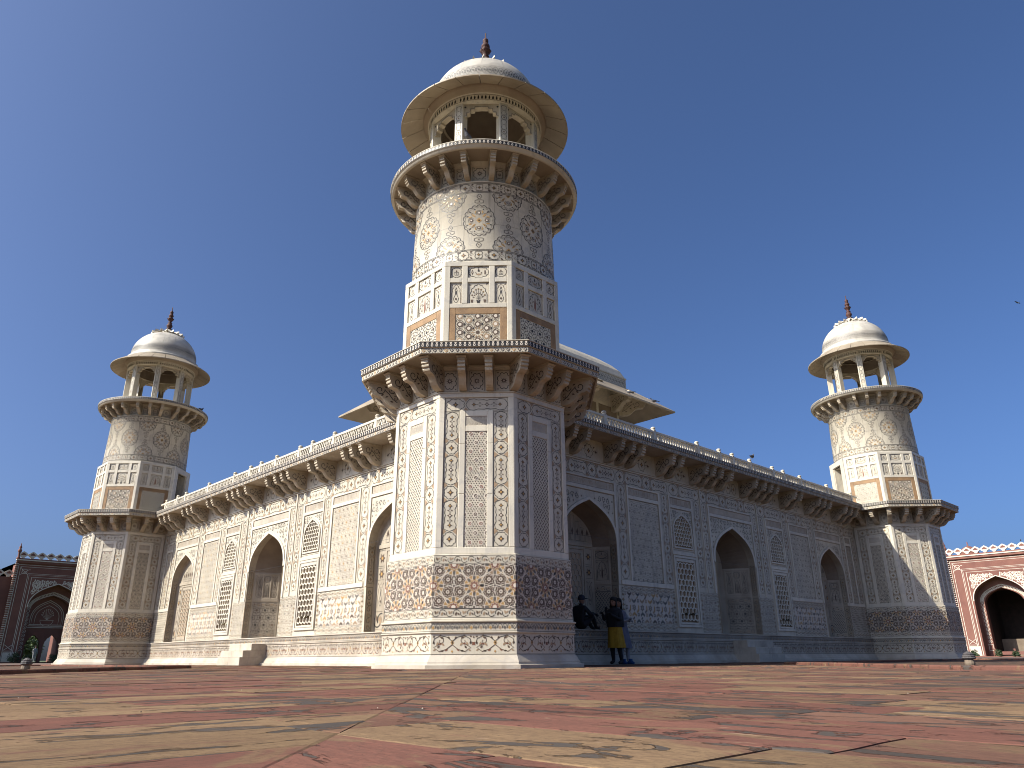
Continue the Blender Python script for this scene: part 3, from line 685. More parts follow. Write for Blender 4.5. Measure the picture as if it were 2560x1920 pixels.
    def cylw(x, y, z):
        r = RC(z) - y; a = x / 1.89
        return (r * math.sin(a), -r * math.cos(a), z)
    S = 1.89 * PI / 4 / 2
    m = MB(); m.warp = cylw; y = -.004
    medallion(m, 0, 10.405, .40, .45, y); TM['med'] = m.mesh('inlay_medallion'); m = MB(); m.warp = cylw
    for s in (-1, 1):
        for dz in (.56, .71): m.stroke(lobed(0, 10.405 + s * dz, .055 if dz > .6 else .12, .065 if dz > .6 else .05, 4, .12, 16, PI / 4 if dz > .6 else 0), .010, y, 'k', True); m.poly(diam(0, 10.405 + s * dz, .02, .02), y, 'b')
    TM['motif'] = m.mesh('inlay_motifs')
    m = MB(); m.warp = cylw; medallion(m, 0, 9.585, .40, .45, y, lower=False); TM['half_a'] = m.mesh('half_medallion')
    m = MB(); m.warp = cylw; medallion(m, 0, 11.215, .40, .45, y, upper=False); TM['half_b'] = m.mesh('half_medallion'); m = MB(); m.warp = cylw
    for z, ta in ((10.13, 0), (10.28, 1), (10.5, 1), (10.66, 0)): m.stroke(lobed(0, z, .055 if ta else .12, .065 if ta else .05, 4, .12, 16, PI / 4 if ta else 0), .010, y, 'k', True); m.poly(diam(0, z, .02, .02), y, 'b')
    for xx, za_, zb_ in ((-.37, 9.58, 10.3), (.37, 9.58, 10.3), (-.36, 10.3, 11.22), (.30, 10.3, 11.22)): m.stroke([(xx, za_ + (zb_ - za_) * i / 5) for i in range(6)], .005, -.003, 'grey')
    m.stroke([(-.37 + .074 * i, 10.3) for i in range(11)], .005, -.003, 'grey')
    TM['motif2'] = m.mesh('inlay_motifs')
    for key, z0, z1 in (('cylband', 9.265, 9.565), ('cylband2', 11.235, 11.54)):
        m = MB(); m.warp = cylw
        for zz in (z0, z1, z0 + .03, z1 - .03): m.stroke([(-S + 2 * S * i / 10, zz) for i in range(11)], .009, y, 'k')
        for q in range(2):
            c = -S / 2 + q * S; zc = (z0 + z1) / 2
            m.stroke(lobed(c, zc, .13, .125, 8, .1, 32), .010, y, 'k', True); flower(m, c, zc, .06, y)
            m.stroke(lobed(c + S / 2, zc, .09, .10, 4, .2, 20), .010, y, 'k', True); flower(m, c + S / 2, zc, .045, y)
            for s in (-1, 1):
                m.stroke(spiral(c + s * .19, zc, .05, 0, 1, 9, s), .009, y, 'g')
                m.poly(leaf(c + s * .16, zc + .06, .09, .045, .8), y, 'b'); m.poly(leaf(c + s * .16, zc - .06, .09, .045, -.8), y, 'b')
        TM[key] = m.mesh('inlay_floral_band')
    m = MB(); a9 = 1.86 * R(9)
    def w186(x, y, z): return ((1.86 - y) * math.sin(x / 1.86), -(1.86 - y) * math.cos(x / 1.86), z)
    b0, b1 = a9 + .1, 1.86 * R(22.5) - .1; TM['frieze2'] = []
    for x0, x1, lb in ((-a9 + .1, a9 - .1, 8), (b0, b1, 4), (-b1, -b0, 4)):
        m = MB(); m.warp = w186; flowerpanel(m, x0, x1, 11.605, 12.02, -.004, lb); TM['frieze2'].append(m.mesh('frieze_panel'))
    TM['br2'] = bracket_mesh('bracket', .62, 11.60, 12.11, .135)
    m = MB()
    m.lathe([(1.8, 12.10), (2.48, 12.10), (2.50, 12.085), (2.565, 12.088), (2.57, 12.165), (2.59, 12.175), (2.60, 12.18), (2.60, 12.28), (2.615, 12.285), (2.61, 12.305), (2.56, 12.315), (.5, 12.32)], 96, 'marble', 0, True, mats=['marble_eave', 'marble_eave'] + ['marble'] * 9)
    me = m.mesh('round_balcony'); TM['rbalc'] = me
    m = MB(); m.warp = lambda x, y, z: ((2.6 - y) * math.sin(x / 2.6), -(2.6 - y) * math.cos(x / 2.6), z)
    blackband(m, -2.6 * PI / 8, 2.6 * PI / 8, 12.183, 12.278, -.004, .1); TM['rband'] = m.mesh('inlay_lotus_band')
    m = MB(); m.bevbox(-.125, .125, -1.60, -1.34, 12.31, 14.40, 'marble', .02); chain(m, -.08, .08, 12.4, 14.3, -1.604, False); TM['col'] = m.mesh('column')
    m = MB()   # cusped arch between two columns
    c = [(-.58, 13.62), (-.565, 13.80), (-.50, 13.81), (-.49, 13.95), (-.41, 13.965), (-.40, 14.08), (-.31, 14.095), (-.30, 14.20), (-.19, 14.21), (-.18, 14.27), (0, 14.28)]
    c = sorted(c); c = c + [(-a, b) for a, b in c[::-1][1:]]
    for i in range(len(c) - 1):
        (a0, b0), (a1, b1) = c[i], c[i + 1]
        for yy, fl in ((-1.46, 0), (-1.30, 1)):
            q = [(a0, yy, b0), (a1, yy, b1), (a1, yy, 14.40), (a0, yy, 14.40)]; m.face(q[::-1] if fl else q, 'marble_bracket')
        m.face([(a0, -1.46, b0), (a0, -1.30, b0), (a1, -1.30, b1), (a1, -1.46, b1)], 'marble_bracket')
    m.stroke([(a, b + .035) for a, b in c], .009, -1.463, 'k'); m.poly(ngon(-.44, 14.28, .03, 8), -1.463, 'k'); m.poly(ngon(.44, 14.28, .03, 8), -1.463, 'k')
    TM['arch'] = m.mesh('cusped_arch')
    m = MB()
    m.lathe([(1.28, 14.40), (1.62, 14.38), (1.62, 14.60), (1.66, 14.61), (1.69, 14.66), (1.76, 14.72), (1.80, 14.79), (1.80, 14.84), (1.2, 14.9)], 64, 'marble', 0, True, mats=['marble', 'marble', 'marble'] + ['marble_eave'] * 5)
    m.lathe([(1.28, 14.40), (1.27, 14.9), (1.22, 15.3), (1.05, 15.8), (.7, 16.2), (.3, 16.35), (.01, 16.4)], 48, 'plaster', 0, True)
    TM['ring'] = m.mesh('kiosk_lintel')
    m = MB(); m.warp = lambda x, y, z: ((1.62 - y) * math.sin(x / 1.62), -(1.62 - y) * math.cos(x / 1.62), z)
    m.stroke([(-.63 + .126 * i, 14.41) for i in range(11)], .008, -.004, 'k'); m.stroke([(-.63 + .126 * i, 14.58) for i in range(11)], .008, -.004, 'k')
    for i in range(12): m.poly([(-.62 + .1 * i + a, 14.43 + b) for a, b in ((.02, 0), (.06, 0), (.07, .06), (.045, .13), (.02, .06))], -.004, 'k')
    TM['ringband'] = m.mesh('inlay_lotus_band')
    m = MB(); g = R(7.5) - .0045
    prf = [(1.74, 14.82), (2.40, 14.485), (2.425, 14.49), (2.425, 14.53), (2.40, 14.545), (1.70, 15.02)]
    for q in range(3):
        a0, a1 = -g + 2 * g * q / 3, -g + 2 * g * (q + 1) / 3
        for i in range(len(prf)):
            (ra, za), (rb, zb) = prf[i], prf[(i + 1) % len(prf)]
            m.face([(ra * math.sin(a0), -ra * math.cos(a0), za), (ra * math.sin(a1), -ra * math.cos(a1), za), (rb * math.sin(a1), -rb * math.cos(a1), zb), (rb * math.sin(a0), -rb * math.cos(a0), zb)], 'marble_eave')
    for a in (-g, g):
        p = [(r * math.sin(a), -r * math.cos(a), z) for r, z in prf]; m.face(p if a > 0 else p[::-1], 'marble_eave')
    TM['eave'] = m.mesh('eave_slab')
    m = MB()
    DP = [(1.76, 14.96), (1.78, 15.0), (1.76, 15.07), (1.70, 15.10), (1.62, 15.11), (1.59, 15.15), (1.60, 15.3)] + [(1.605 * math.cos(u), 15.3 + 1.46 * math.sin(u)) for u in [PI / 2 * k / 16 for k in range(1, 16)]] + [(.05, 16.77)]
    m.lathe(DP, 72, 'marble_dome', 0, True); TM['dome'] = m.mesh('dome')
    m = MB(); 
    def domew(x, y, z):
        r = (1.605 * math.cos(math.asin(min(1, max(0, (z - 15.3) / 1.46)))) if z > 15.3 else 1.60) - y; return (r * math.sin(x / 1.6), -r * math.cos(x / 1.6), z)
    m.warp = domew; waveband(m, -1.6 * PI / 8, 1.6 * PI / 8, 15.28, 15.66, -.008, .314)
    for xx, za_, zb_ in ((-.62, 15.68, 16.2), (0.0, 15.68, 16.2), (-.3, 16.2, 16.6), (.31, 16.2, 16.6), (0.1, 15.13, 15.27)): m.stroke([(xx, za_ + (zb_ - za_) * i / 8) for i in range(9)], .006, -.006, 'grey')
    m.stroke([(-.63 + .126 * i, 16.2) for i in range(11)], .005, -.006, 'grey'); TM['domeband'] = m.mesh('inlay_wave_band')
    m = MB()
    for i in range(16):
        a = 2 * PI * i / 16; c_, s_ = math.cos(a), math.sin(a)
        P = [(.30, 0, 16.80), (.52, .10, 16.75), (.74, .075, 16.66), (.84, 0, 16.70), (.74, -.075, 16.66), (.52, -.10, 16.75)]
        Q = [(x * c_ - y_ * s_, x * s_ + y_ * c_, z) for x, y_, z in P]; tip = (.82 * c_, .82 * s_, 16.80); up_ = (.55 * c_, .55 * s_, 16.83)
        for j in range(6): m.face([Q[j], Q[(j + 1) % 6], up_ if j not in (2, 3) else tip], 'marble_new')
        m.face([Q[2], tip, up_], 'marble_new'); m.face([tip, Q[4], up_], 'marble_new')
    m.lathe([(.36, 16.74), (.38, 16.84), (.28, 16.92), (.16, 17.02)], 24, 'marble_new')
    TM['lotus'] = m.mesh('lotus_cresting')
    m = MB()
    m.lathe([(.13, 16.9), (.14, 17.0), (.12, 17.06), (.16, 17.08), (.09, 17.12), (.10, 17.16), (.145, 17.24), (.155, 17.30), (.12, 17.38), (.07, 17.43), (.12, 17.46), (.06, 17.49), (.08, 17.55), (.14, 17.66), (.17, 17.70), (.13, 17.72), (.07, 17.72), (.12, 17.77), (.06, 17.80), (.11, 17.84), (.13, 17.89), (.10, 17.95), (.05, 17.98), (.09, 18.0), (.05, 18.03), (.09, 18.07), (.085, 18.13), (.04, 18.19), (.02, 18.23), (.022, 18.40), (.008, 18.43)], 20, 'finial')
    for i in range(8):
        a = 2 * PI * i / 8; c_, s_ = math.cos(a), math.sin(a)
        m.face([(.08 * c_ - .06 * s_, .08 * s_ + .06 * c_, 17.58), (.08 * c_ + .06 * s_, .08 * s_ - .06 * c_, 17.58), (.21 * c_, .21 * s_, 17.73)], 'finial')
    TM['finial'] = m.mesh('finial')
tower_meshes()

def tower(loc, door, label):
    t = empty('corner_tower', loc, 0, label, 'tower', 'corner towers of the tomb')
    FA = [135, 180, 225, 270, 315]
    rz = lambda d: R(d + 90)
    sh = inst('octagonal_shaft', TM['shaft'], t)
    for d in FA:
        inst('marble_frame', TM['frame'], sh, rz=rz(d)); inst('inlay_border', TM['border'], sh, rz=rz(d))
        inst('mosaic_panel', TM['panel_a' if d % 90 else ('panel_c' if loc[0] == 0 and loc[1] == 0 else 'panel_b')], sh, rz=rz(d)); inst('carved_cartouche', TM['cartouche'], sh, rz=rz(d))
        for k, n in (('vine', 'inlay_scroll_band'), ('vine2', 'inlay_scroll_band'), ('mosaic', 'strapwork_mosaic'), ('arcade', 'inlay_arcade_band'), ('bigvine', 'inlay_floral_band'), ('frieze0', 'frieze_panel'), ('frieze1', 'frieze_panel'), ('frieze2a', 'frieze_panel')): inst(n, TM[k], sh, rz=rz(d))
        if d in (180, 225, 270):
            ru, br = starpoints(-AB * T8, AB * T8, 1.147, 2.025)
            th = rz(d); c, s = math.cos(th), math.sin(th)
            for pts, k in ((ru, 'star_r'), (br, 'star_b')):
                for x, z in pts:
                    if not (abs(x) < AB * T8 - .08 and 1.217 < z < 1.955): continue
                    y = -AB - .0125; inst('star_tile', TM[k], sh, (x * c - y * s, x * s + y * c, z), th)
    b = inst('octagonal_balcony', TM['balc'], t)
    for q in range(8):
        d = 45 * q; th = rz(d); c, s = math.cos(th), math.sin(th)
        inst('inlay_lotus_band', TM['balc_black'], b, rz=th); inst('inlay_diamond_band', TM['balc_dia'], b, rz=th)
        for x in (-.30, .30): y = -1.99; inst('bracket', TM['br1'], b, (x * c - y * s, x * s + y * c, 0), th)
        th = rz(d + 22.5); y = -2.13; inst('bracket', TM['br1c'], b, (-y * math.sin(th), y * math.cos(th), 0), th)
    dr = inst('octagonal_drum', TM['drum'], t, rz=R(door - 45))
    for q in range(8):
        d = 45 * q; th = rz(d) - R(door - 45)
        if d == door: inst('doorway', TM['door'], dr, rz=th); continue
        inst('marble_frame', TM['drum_frame'], dr, rz=th); inst('brownstone_frame', TM['drum_brown'], dr, rz=th)
        [inst('inlaid_panel', q_, dr, rz=th) for q_ in TM['drum_pan_a' if d % 90 else 'drum_pan_b']]; inst('mosaic_panel', TM['drum_mos_a' if d % 90 else 'drum_mos_b'], dr, rz=th)
    cy = inst('round_shaft', TM['cyl'], t)
    rb = inst('round_balcony', TM['rbalc'], t)
    for q in range(8):
        d = 45 * q; th = rz(d)
        inst('inlay_medallion', TM['med'], cy, rz=th); inst('half_medallion', TM['half_a'], cy, rz=th + PI / 8); inst('half_medallion', TM['half_b'], cy, rz=th + PI / 8); inst('inlay_motifs', TM['motif'], cy, rz=th); inst('inlay_motifs', TM['motif2'], cy, rz=th + PI / 8); inst('inlay_floral_band', TM['cylband'], cy, rz=th); inst('inlay_floral_band', TM['cylband2'], cy, rz=th); [inst('frieze_panel', q_, cy, rz=th) for q_ in TM['frieze2']]
        inst('inlay_lotus_band', TM['rband'], rb, rz=th)
        for a in (-9, 9, 22.5):
            t2 = rz(d + a); y = -1.85; inst('bracket', TM['br2'], rb, (-y * math.sin(t2), y * math.cos(t2), 0), t2)
    ri = inst('kiosk_lintel', TM['ring'], t)
    for q in range(8):
        th = rz(45 * q); inst('column', TM['col'], t, rz=th + PI / 8); inst('cusped_arch', TM['arch'], ri, rz=th); inst('inlay_lotus_band', TM['ringband'], ri, rz=th)
    dm = inst('dome', TM['dome'], t)
    for q in range(24): inst('eave_slab', TM['eave'], ri, rz=R(15 * q + 7.5))
    for q in range(8): inst('inlay_wave_band', TM['domeband'], dm, rz=rz(45 * q))
    inst('lotus_cresting', TM['lotus'], dm); inst('finial', TM['finial'], dm)
    return t
tower((0, 0, 0), 45, 'nearest and tallest looking white marble corner tower in the middle with inlaid mosaic base')
tower((0, 26, 0), 315, 'white marble corner tower at the far end of the sunlit wall')
tower((26, 0, 0), 135, 'white marble corner tower at the far end of the shaded wall')

# ------------------------------------------------------------------ the tomb hall between the towers
def arch_curve(h, z0, zs, za, n=12):
    P0, P1, P2, P3 = (-h, zs), (-h, zs + .60 * (za - zs)), (-.50 * h, zs + .80 * (za - zs)), (0, za)
    o = [(-h, z0)]
    for i in range(n + 1):
        t = i / n; k = 1 - t
        o.append(tuple(k ** 3 * P0[a] + 3 * k * k * t * P1[a] + 3 * k * t * t * P2[a] + t ** 3 * P3[a] for a in (0, 1)))
    return o + [(-a, b) for a, b in o[::-1][1:]]
def arch_z(c, x):
    for (a0, b0), (a1, b1) in zip(c, c[1:]):
        if a0 <= x <= a1 and a1 > a0: return b0 + (b1 - b0) * (x - a0) / (a1 - a0)
    return c[0][1]
Z0, ZW = .915, 5.80
NICHE = dict(h=1.18, zs=3.35, za=4.59); IWAN = dict(h=1.34, zs=3.30, za=4.60); WIN = dict(h=.50, zs=4.12, za=4.68)
CN = arch_curve(NICHE['h'], Z0, NICHE['zs'], NICHE['za']); CI = arch_curve(IWAN['h'], Z0, IWAN['zs'], IWAN['za']); CWN = arch_curve(WIN['h'], 3.62, WIN['zs'], WIN['za'], 8)
NX, WX = (4.99, 21.01), (9.77, 16.23)
mir = lambda a, b: [(a, b), (26 - b, 26 - a)]
HM = {}
def hall_meshes():
    YB = .035
    m = MB()
    q = lambda x0, x1, z0, z1: m.face([(x0, YB, z0), (x1, YB, z0), (x1, YB, z1), (x0, YB, z1)], 'marble')
    def holes(c, cx):
        for (a0, b0), (a1, b1) in zip(c, c[1:]):
            if a1 - a0 > 1e-6: m.face([(cx + a0, YB, b0), (cx + a1, YB, b1), (cx + a1, YB, ZW), (cx + a0, YB, ZW)], 'marble')
    edges = []
    for cx in NX: holes(CN, cx); edges.append((cx - 1.18, cx + 1.18))
    holes(CI, 13.0); edges.append((13 - 1.34, 13 + 1.34))
    for cx in WX:
        holes(CWN, cx); edges.append((cx - .5, cx + .5)); q(cx - .5, cx + .5, .88, 1.23); q(cx - .5, cx + .5, 3.12, 3.62)
    edges.sort(); x = 1.95
    for a, b in edges: q(x, a, .88, ZW); x = b
    q(x, 24.05, .88, ZW)
    m.box(1.95, 24.05, 0, .3, ZW + .002, 6.47, 'marble'); m.box(1.95, 24.05, -.03, 0, ZW + .004, ZW + .03, 'marble')
    HM['wall'] = m.mesh('marble_wall')
    # white marble frames, one per bay
    def fr(cells):
        m = MB()
        for a, b, c, d in cells: m.bevbox(a, b, 0, .045, c, d, 'marble_new', .006)
        return m
    hf = 1.285
    c = [(-hf, -hf + .085, 2.225, 5.30), (hf - .085, hf, 2.225, 5.30), (-hf + .087, hf - .087, 4.89, 5.0), (-hf + .087, hf - .087, 5.245, 5.30)]
    m = fr(c); m.bar([(a * 1.045, b + (.0 if abs(a) > 1.17 else .045)) for a, b in CN[1:-1]], .085, -.006, .035, 'marble_new'); HM['f_niche'] = m.mesh('marble_frame')
    hf = 1.54
    c = [(-hf, -hf + .09, 2.225, 5.30), (hf - .09, hf, 2.225, 5.30), (-hf + .092, hf - .092, 4.89, 5.0), (-hf + .092, hf - .092, 5.245, 5.30), (-1.99, -1.945, 2.225, 5.78), (1.945, 1.99, 2.225, 5.78)]
    m = fr(c); m.bar([(a * 1.04, b + (.0 if abs(a) > 1.33 else .045)) for a, b in CI[1:-1]], .09, -.006, .035, 'marble_new'); HM['f_iwan'] = m.mesh('marble_frame')
    HM['f_tall'] = fr([(-.87, -.795, 2.362, 5.30), (.795, .87, 2.362, 5.30), (-.793, .793, 4.885, 5.0), (-.793, .793, 5.245, 5.30), (-1.35, 1.30, 2.225, 2.36)]).mesh('marble_frame')
    m = fr([(-.69, -.625, 3.345, 5.30), (.625, .69, 3.345, 5.30), (-.623, .623, 4.89, 5.0), (-.623, .623, 5.245, 5.30), (-.623, .623, 3.345, 3.44)])
    m.bar([(a * 1.06, b + (.0 if abs(a) > .49 else .03)) for a, b in CWN], .055, -.004, .035, 'marble_new'); m.bevbox(-.55, .55, -.004, .045, 3.56, 3.62, 'marble_new')
    for a, b, c_, d, yy in ((-.665, -.585, 1.075, 3.325, -.02), (.585, .665, 1.075, 3.325, -.02), (-.584, .584, 3.245, 3.325, -.02), (-.584, .584, 1.075, 1.155, -.02), (-.56, -.495, 1.16, 3.24, -.006), (.495, .56, 1.16, 3.24, -.006), (-.494, .494, 3.13, 3.24, -.006), (-.494, .494, 1.16, 1.225, -.006)): m.bevbox(a, b, yy, .05, c_, d, 'marble_new')
    m.stroke([(-.575, 1.16), (-.575, 3.235), (.575, 3.235), (.575, 1.16)], .008, -.024, 'k', True)
    HM['f_win'] = m.mesh('window_frame')
    HM['f_end'] = fr([(-.36, -.30, 2.362, 5.30), (.27, .33, 2.362, 5.30), (-.298, .268, 4.885, 5.0), (-.298, .268, 5.245, 5.30), (-.95, .80, 2.225, 2.36)]).mesh('marble_frame')
    HM['rail'] = fr([(1.95, 24.05, 5.757, 5.80)]).mesh('marble_rail')
    y = .031
    for key, x0, x1 in (('c_wide', -.21, .21), ('c_mid', -.18, .18), ('c_thin', -.165, .165)):
        m = MB(); chain(m, x0, x1, 2.375, 5.295, y); HM[key] = m.mesh('inlay_border')
    m = MB(); t = Turn(m)
    for a, b in ((2.0, 3.69), (3.69, 6.31), (6.31, 9.1), (9.1, 11.01)):
        for p, q_ in mir(a, b): chain(t, 5.305, 5.75, p + .02, q_ - .02, y)
    chain(t, 5.305, 5.75, 11.06, 14.94, y)
    HM['topchain'] = m.mesh('inlay_border')
    for key, (x0, x1, z0, z1) in (('p_tall', (-.79, .79, 2.365, 4.88)), ('p_end', (-.295, .265, 2.365, 4.88))):
        m = MB(); hexstars(m, x0, x1, z0, z1, y, .25 if key == 'p_tall' else .18, 'b', 'o', .011, 'b'); m.frame(x0, x1, z0, z1, .008, y - .003, 'k'); HM[key] = m.mesh('mosaic_panel')
    m = MB(); darkstars(m, -.79, .79, 2.365, 4.88, y, .24); m.frame(-.79, .79, 2.365, 4.88, .008, y - .003, 'k'); HM['p_tall2'] = m.mesh('mosaic_panel')
    for key, hw in (('k_niche', 1.19), ('k_iwan', 1.44), ('k_tall', .785), ('k_win', .615), ('k_end', .26)):
        m = MB(); m.rect(-hw, hw, 5.01, 5.24, y, 'marble_worn'); rn = random.Random(int(hw * 100))
        for i in range(int(hw * 2 / .045)):
            x = -hw + .03 + .045 * i
            if key != 'k_iwan': m.stroke([(x, 5.03 + .04 * rn.random()), (x + .02 * rn.random(), 5.11), (x - .01, 5.17), (x + .02, 5.2 + .03 * rn.random())], .009, y - .003, 'tan' if rn.random() < .4 else 'marble')
        m.frame(-hw, hw, 5.01, 5.24, .006, y - .0055, 'b'); HM[key] = m.mesh('carved_cartouche')
    def spand(C, hw, key, st, h, ztop=4.88, zlow=None):
        m = MB(); zl = zlow or 2.3
        def ins(x, z, r):
            if x - r < -hw or x + r > hw or z + r > ztop or z - r < zl: return False
            for k in range(-2, 3):
                xx = x + r * k / 2
                if abs(xx) <= h and z - r * .85 < arch_z(C, xx) + .10: return False
            return True
        scrolls(m, ins, -hw, hw, zl, ztop, y, st); m.frame(-hw, hw, zl, ztop, .007, y - .003, 'k'); HM[key] = m.mesh('spandrel_inlay')
    spand(CN, 1.19, 's_niche', .22, 1.18, zlow=3.5); spand(CI, 1.44, 's_iwan', .24, 1.34, zlow=3.3); spand(CWN, .62, 's_win', .15, .5, zlow=3.50)
    # dado
    def dado(x0, x1, key, fn):
        m = MB(); vine(m, x0, x1, 2.03, 2.21, y); vine(m, x0, x1, .93, 1.13, y)
        if x1 - x0 > .6:
            t = Turn(m); vine(t, 1.14, 2.02, x0, x0 + .15, y) if False else None
            for a in (x0, x1 - .16): m.frame(a, a + .16, 1.14, 2.02, .006, y, 'k'); [flower(m, a + .08, 1.22 + .145 * i, .06, y, 'b', 'o') for i in range(6)]
            fn(m, x0 + .18, x1 - .18, 1.15, 2.02, y)
        else: fn(m, x0, x1, 1.15, 2.02, y)
        HM[key] = m.mesh('mosaic_dado')
    dado(-1.39, 1.38, 'd_tall', lambda m, a, b, c_, d, yy: interlock(m, a, b, c_, d, yy, .40))
    dado(-.57, .57, 'd_pier', lambda m, a, b, c_, d, yy: hexstars(m, a, b, c_, d, yy, .29, 'b', 'g', .016, 'b'))
    dado(-.9, .87, 'd_end', lambda m, a, b, c_, d, yy: honey(m, a, b, c_, d, yy, .13, 'b', 'k'))
    # jali screens with real openings
    def hexbars(m, x0, x1, z0, z1, a, w, y0, y1, inside=None, mt='marble_new'):
        dz = a * 1.5; dx = a * math.sqrt(3); seen = set(); r = -1
        for r in range(-1, int((z1 - z0) / dz) + 2):
            for c_ in range(-1, int((x1 - x0) / dx) + 2):
                X = x0 + dx * (c_ + (.5 if r % 2 else 0)); Z = z0 + dz * r; P = ngon(X, Z, a, 6, PI / 2)
                for i in range(6):
                    p, q_ = P[i], P[(i + 1) % 6]; mx, mz = (p[0] + q_[0]) / 2, (p[1] + q_[1]) / 2; kk = (round(mx, 3), round(mz, 3))
                    if kk in seen or not (x0 < mx < x1 and z0 < mz < z1) or (inside and not inside(mx, mz)): continue
                    seen.add(kk); m.bar([p, q_], w, y0, y1, mt)
    def recess(m, pts, y0, y1, mt='interior'):
        n = len(pts)
        for i in range(n):
            a, b = pts[i], pts[(i + 1) % n]
            m.face([(a[0], y0, a[1]), (b[0], y0, b[1]), (b[0], y1, b[1]), (a[0], y1, a[1])], mt)
        m.face([(p[0], y1, p[1]) for p in pts], mt)
    m = MB(); hexbars(m, -.495, .495, 1.226, 3.128, .118, .036, .015, .07); recess(m, [(-.5, 1.22), (.5, 1.22), (.5, 3.13), (-.5, 3.13)], .04, .085); HM['jali'] = m.mesh('jali_screen')
    m = MB(); hexbars(m, -.5, .5, 3.62, 4.7, .085, .027, .015, .07, lambda x, z: z < arch_z(CWN, x)); recess(m, CWN, .04, .08); HM['lattice'] = m.mesh('lattice_window')
    # plinth along the foot of the wall
    m = MB()
    pr = [(-.246, -.02), (-.246, .068), (-.235, .075), (-.18, .078), (-.165, .10), (-.162, .125), (-.09, .235), (-.082, .25), (-.06, .255), (-.06, .655), (-.078, .66), (-.095, .675), (-.095, .69), (-.075, .695), (-.075, .868), (-.09, .873), (-.108, .885), (-.108, .903), (-.095, .912), (.3, .915), (.3, -.02)]
    m.prism_x(pr[::-1], 0, 1.106, 'marble_worn'); HM['plinth_block'] = m.mesh('plinth_block'); m = MB(); m.box(1.9, 24.1, .02, .3, -.02, .91, 'marble'); HM['plinth'] = m.mesh('plinth')
    m = MB(); arcade(m, 2.0, 24.0, .70, .865, -.079, .11); HM['pl_arc'] = m.mesh('inlay_arcade_band')
    m = MB(); bigvine(m, 2.02, 23.98, .29, .65, -.064, .62); m.rect(2.0, 24.0, .262, .27, -.064, 'k'); HM['pl_vine'] = m.mesh('inlay_floral_band')
    for k, (hw, d, z0, z1) in (('st1', (.88, -.60, .48, .70)), ('st2', (.88, -.88, .262, .478)), ('st3', (.88, -.98, .0, .26))):
        n = 2; u = 2 * hw / n
        m = MB(); m.bevbox(.002, u - .002, d, -.05, z0, z1, 'marble_worn', .01); HM[k] = (m.mesh('step_block'), n, u, -hw)
    # eave slab with its bands
    m = MB(); m.prism_x([(.05, 6.47), (.05, 6.73), (-.82, 6.722), (-.865, 6.712), (-.865, 6.692), (-.852, 6.688), (-.852, 6.58), (-.838, 6.574), (-.838, 6.458), (-.80, 6.456), (-.79, 6.478)], 2.75, 23.25, 'marble_worn'); HM['eave'] = m.mesh('eave')
    m = MB(); blackband(m, 2.86, 23.14, 6.584, 6.684, -.856, .11); HM['ev_black'] = m.mesh('inlay_lotus_band')
    m = MB(); diamonds(m, 2.86, 23.14, 6.462, 6.57, -.842, .13); HM['ev_dia'] = m.mesh('inlay_diamond_band')
    HM['br'] = bracket_mesh('bracket', .80, 5.84, 6.475, .17)
    m = MB()
    for a, b in ((4.5, 5.6), (7.1, 8.3), (9.25, 10.3)):
        for p, q_ in mir(a, b):
            cx = (p + q_) / 2; m.stroke(lobed(cx, 6.1, .17, .2, 8, .12, 32), .013, -.004, 'k', True); flower(m, cx, 6.1, .08, -.004, 'b', 'o')
            for s in (-1, 1): m.stroke([(cx + s * .2, 6.1), (cx + s * .27, 6.14), (cx + s * .34, 6.1), (cx + s * .4, 6.1)], .012, -.004, 'b'); m.poly(star(cx + s * .34, 6.1, .07, .03, 4), -.004, 'b'); m.poly(leaf(cx + s * .2, 6.2, .12, .05, .6), -.004, 'b')
    cx = 13.0
    for s in (-1, 0, 1): m.stroke(lobed(cx + s * .4, 6.1, .15, .2, 8, .12, 32), .013, -.004, 'k', True); flower(m, cx + s * .4, 6.1, .07, -.004, 'b', 'o')
    HM['frieze'] = m.mesh('inlay_frieze')
    # parapet
    m = MB(); m.bevbox(-.07, .07, -.07, .07, 6.72, 7.18, 'marble_new'); m.lathe([(.085, 7.18), (.085, 7.205), (.06, 7.215), (.05, 7.23), (.078, 7.255), (.08, 7.28), (.06, 7.31), (.02, 7.325), (.004, 7.327)], 14, 'marble'); HM['post'] = m.mesh('parapet_post')
hall_meshes()

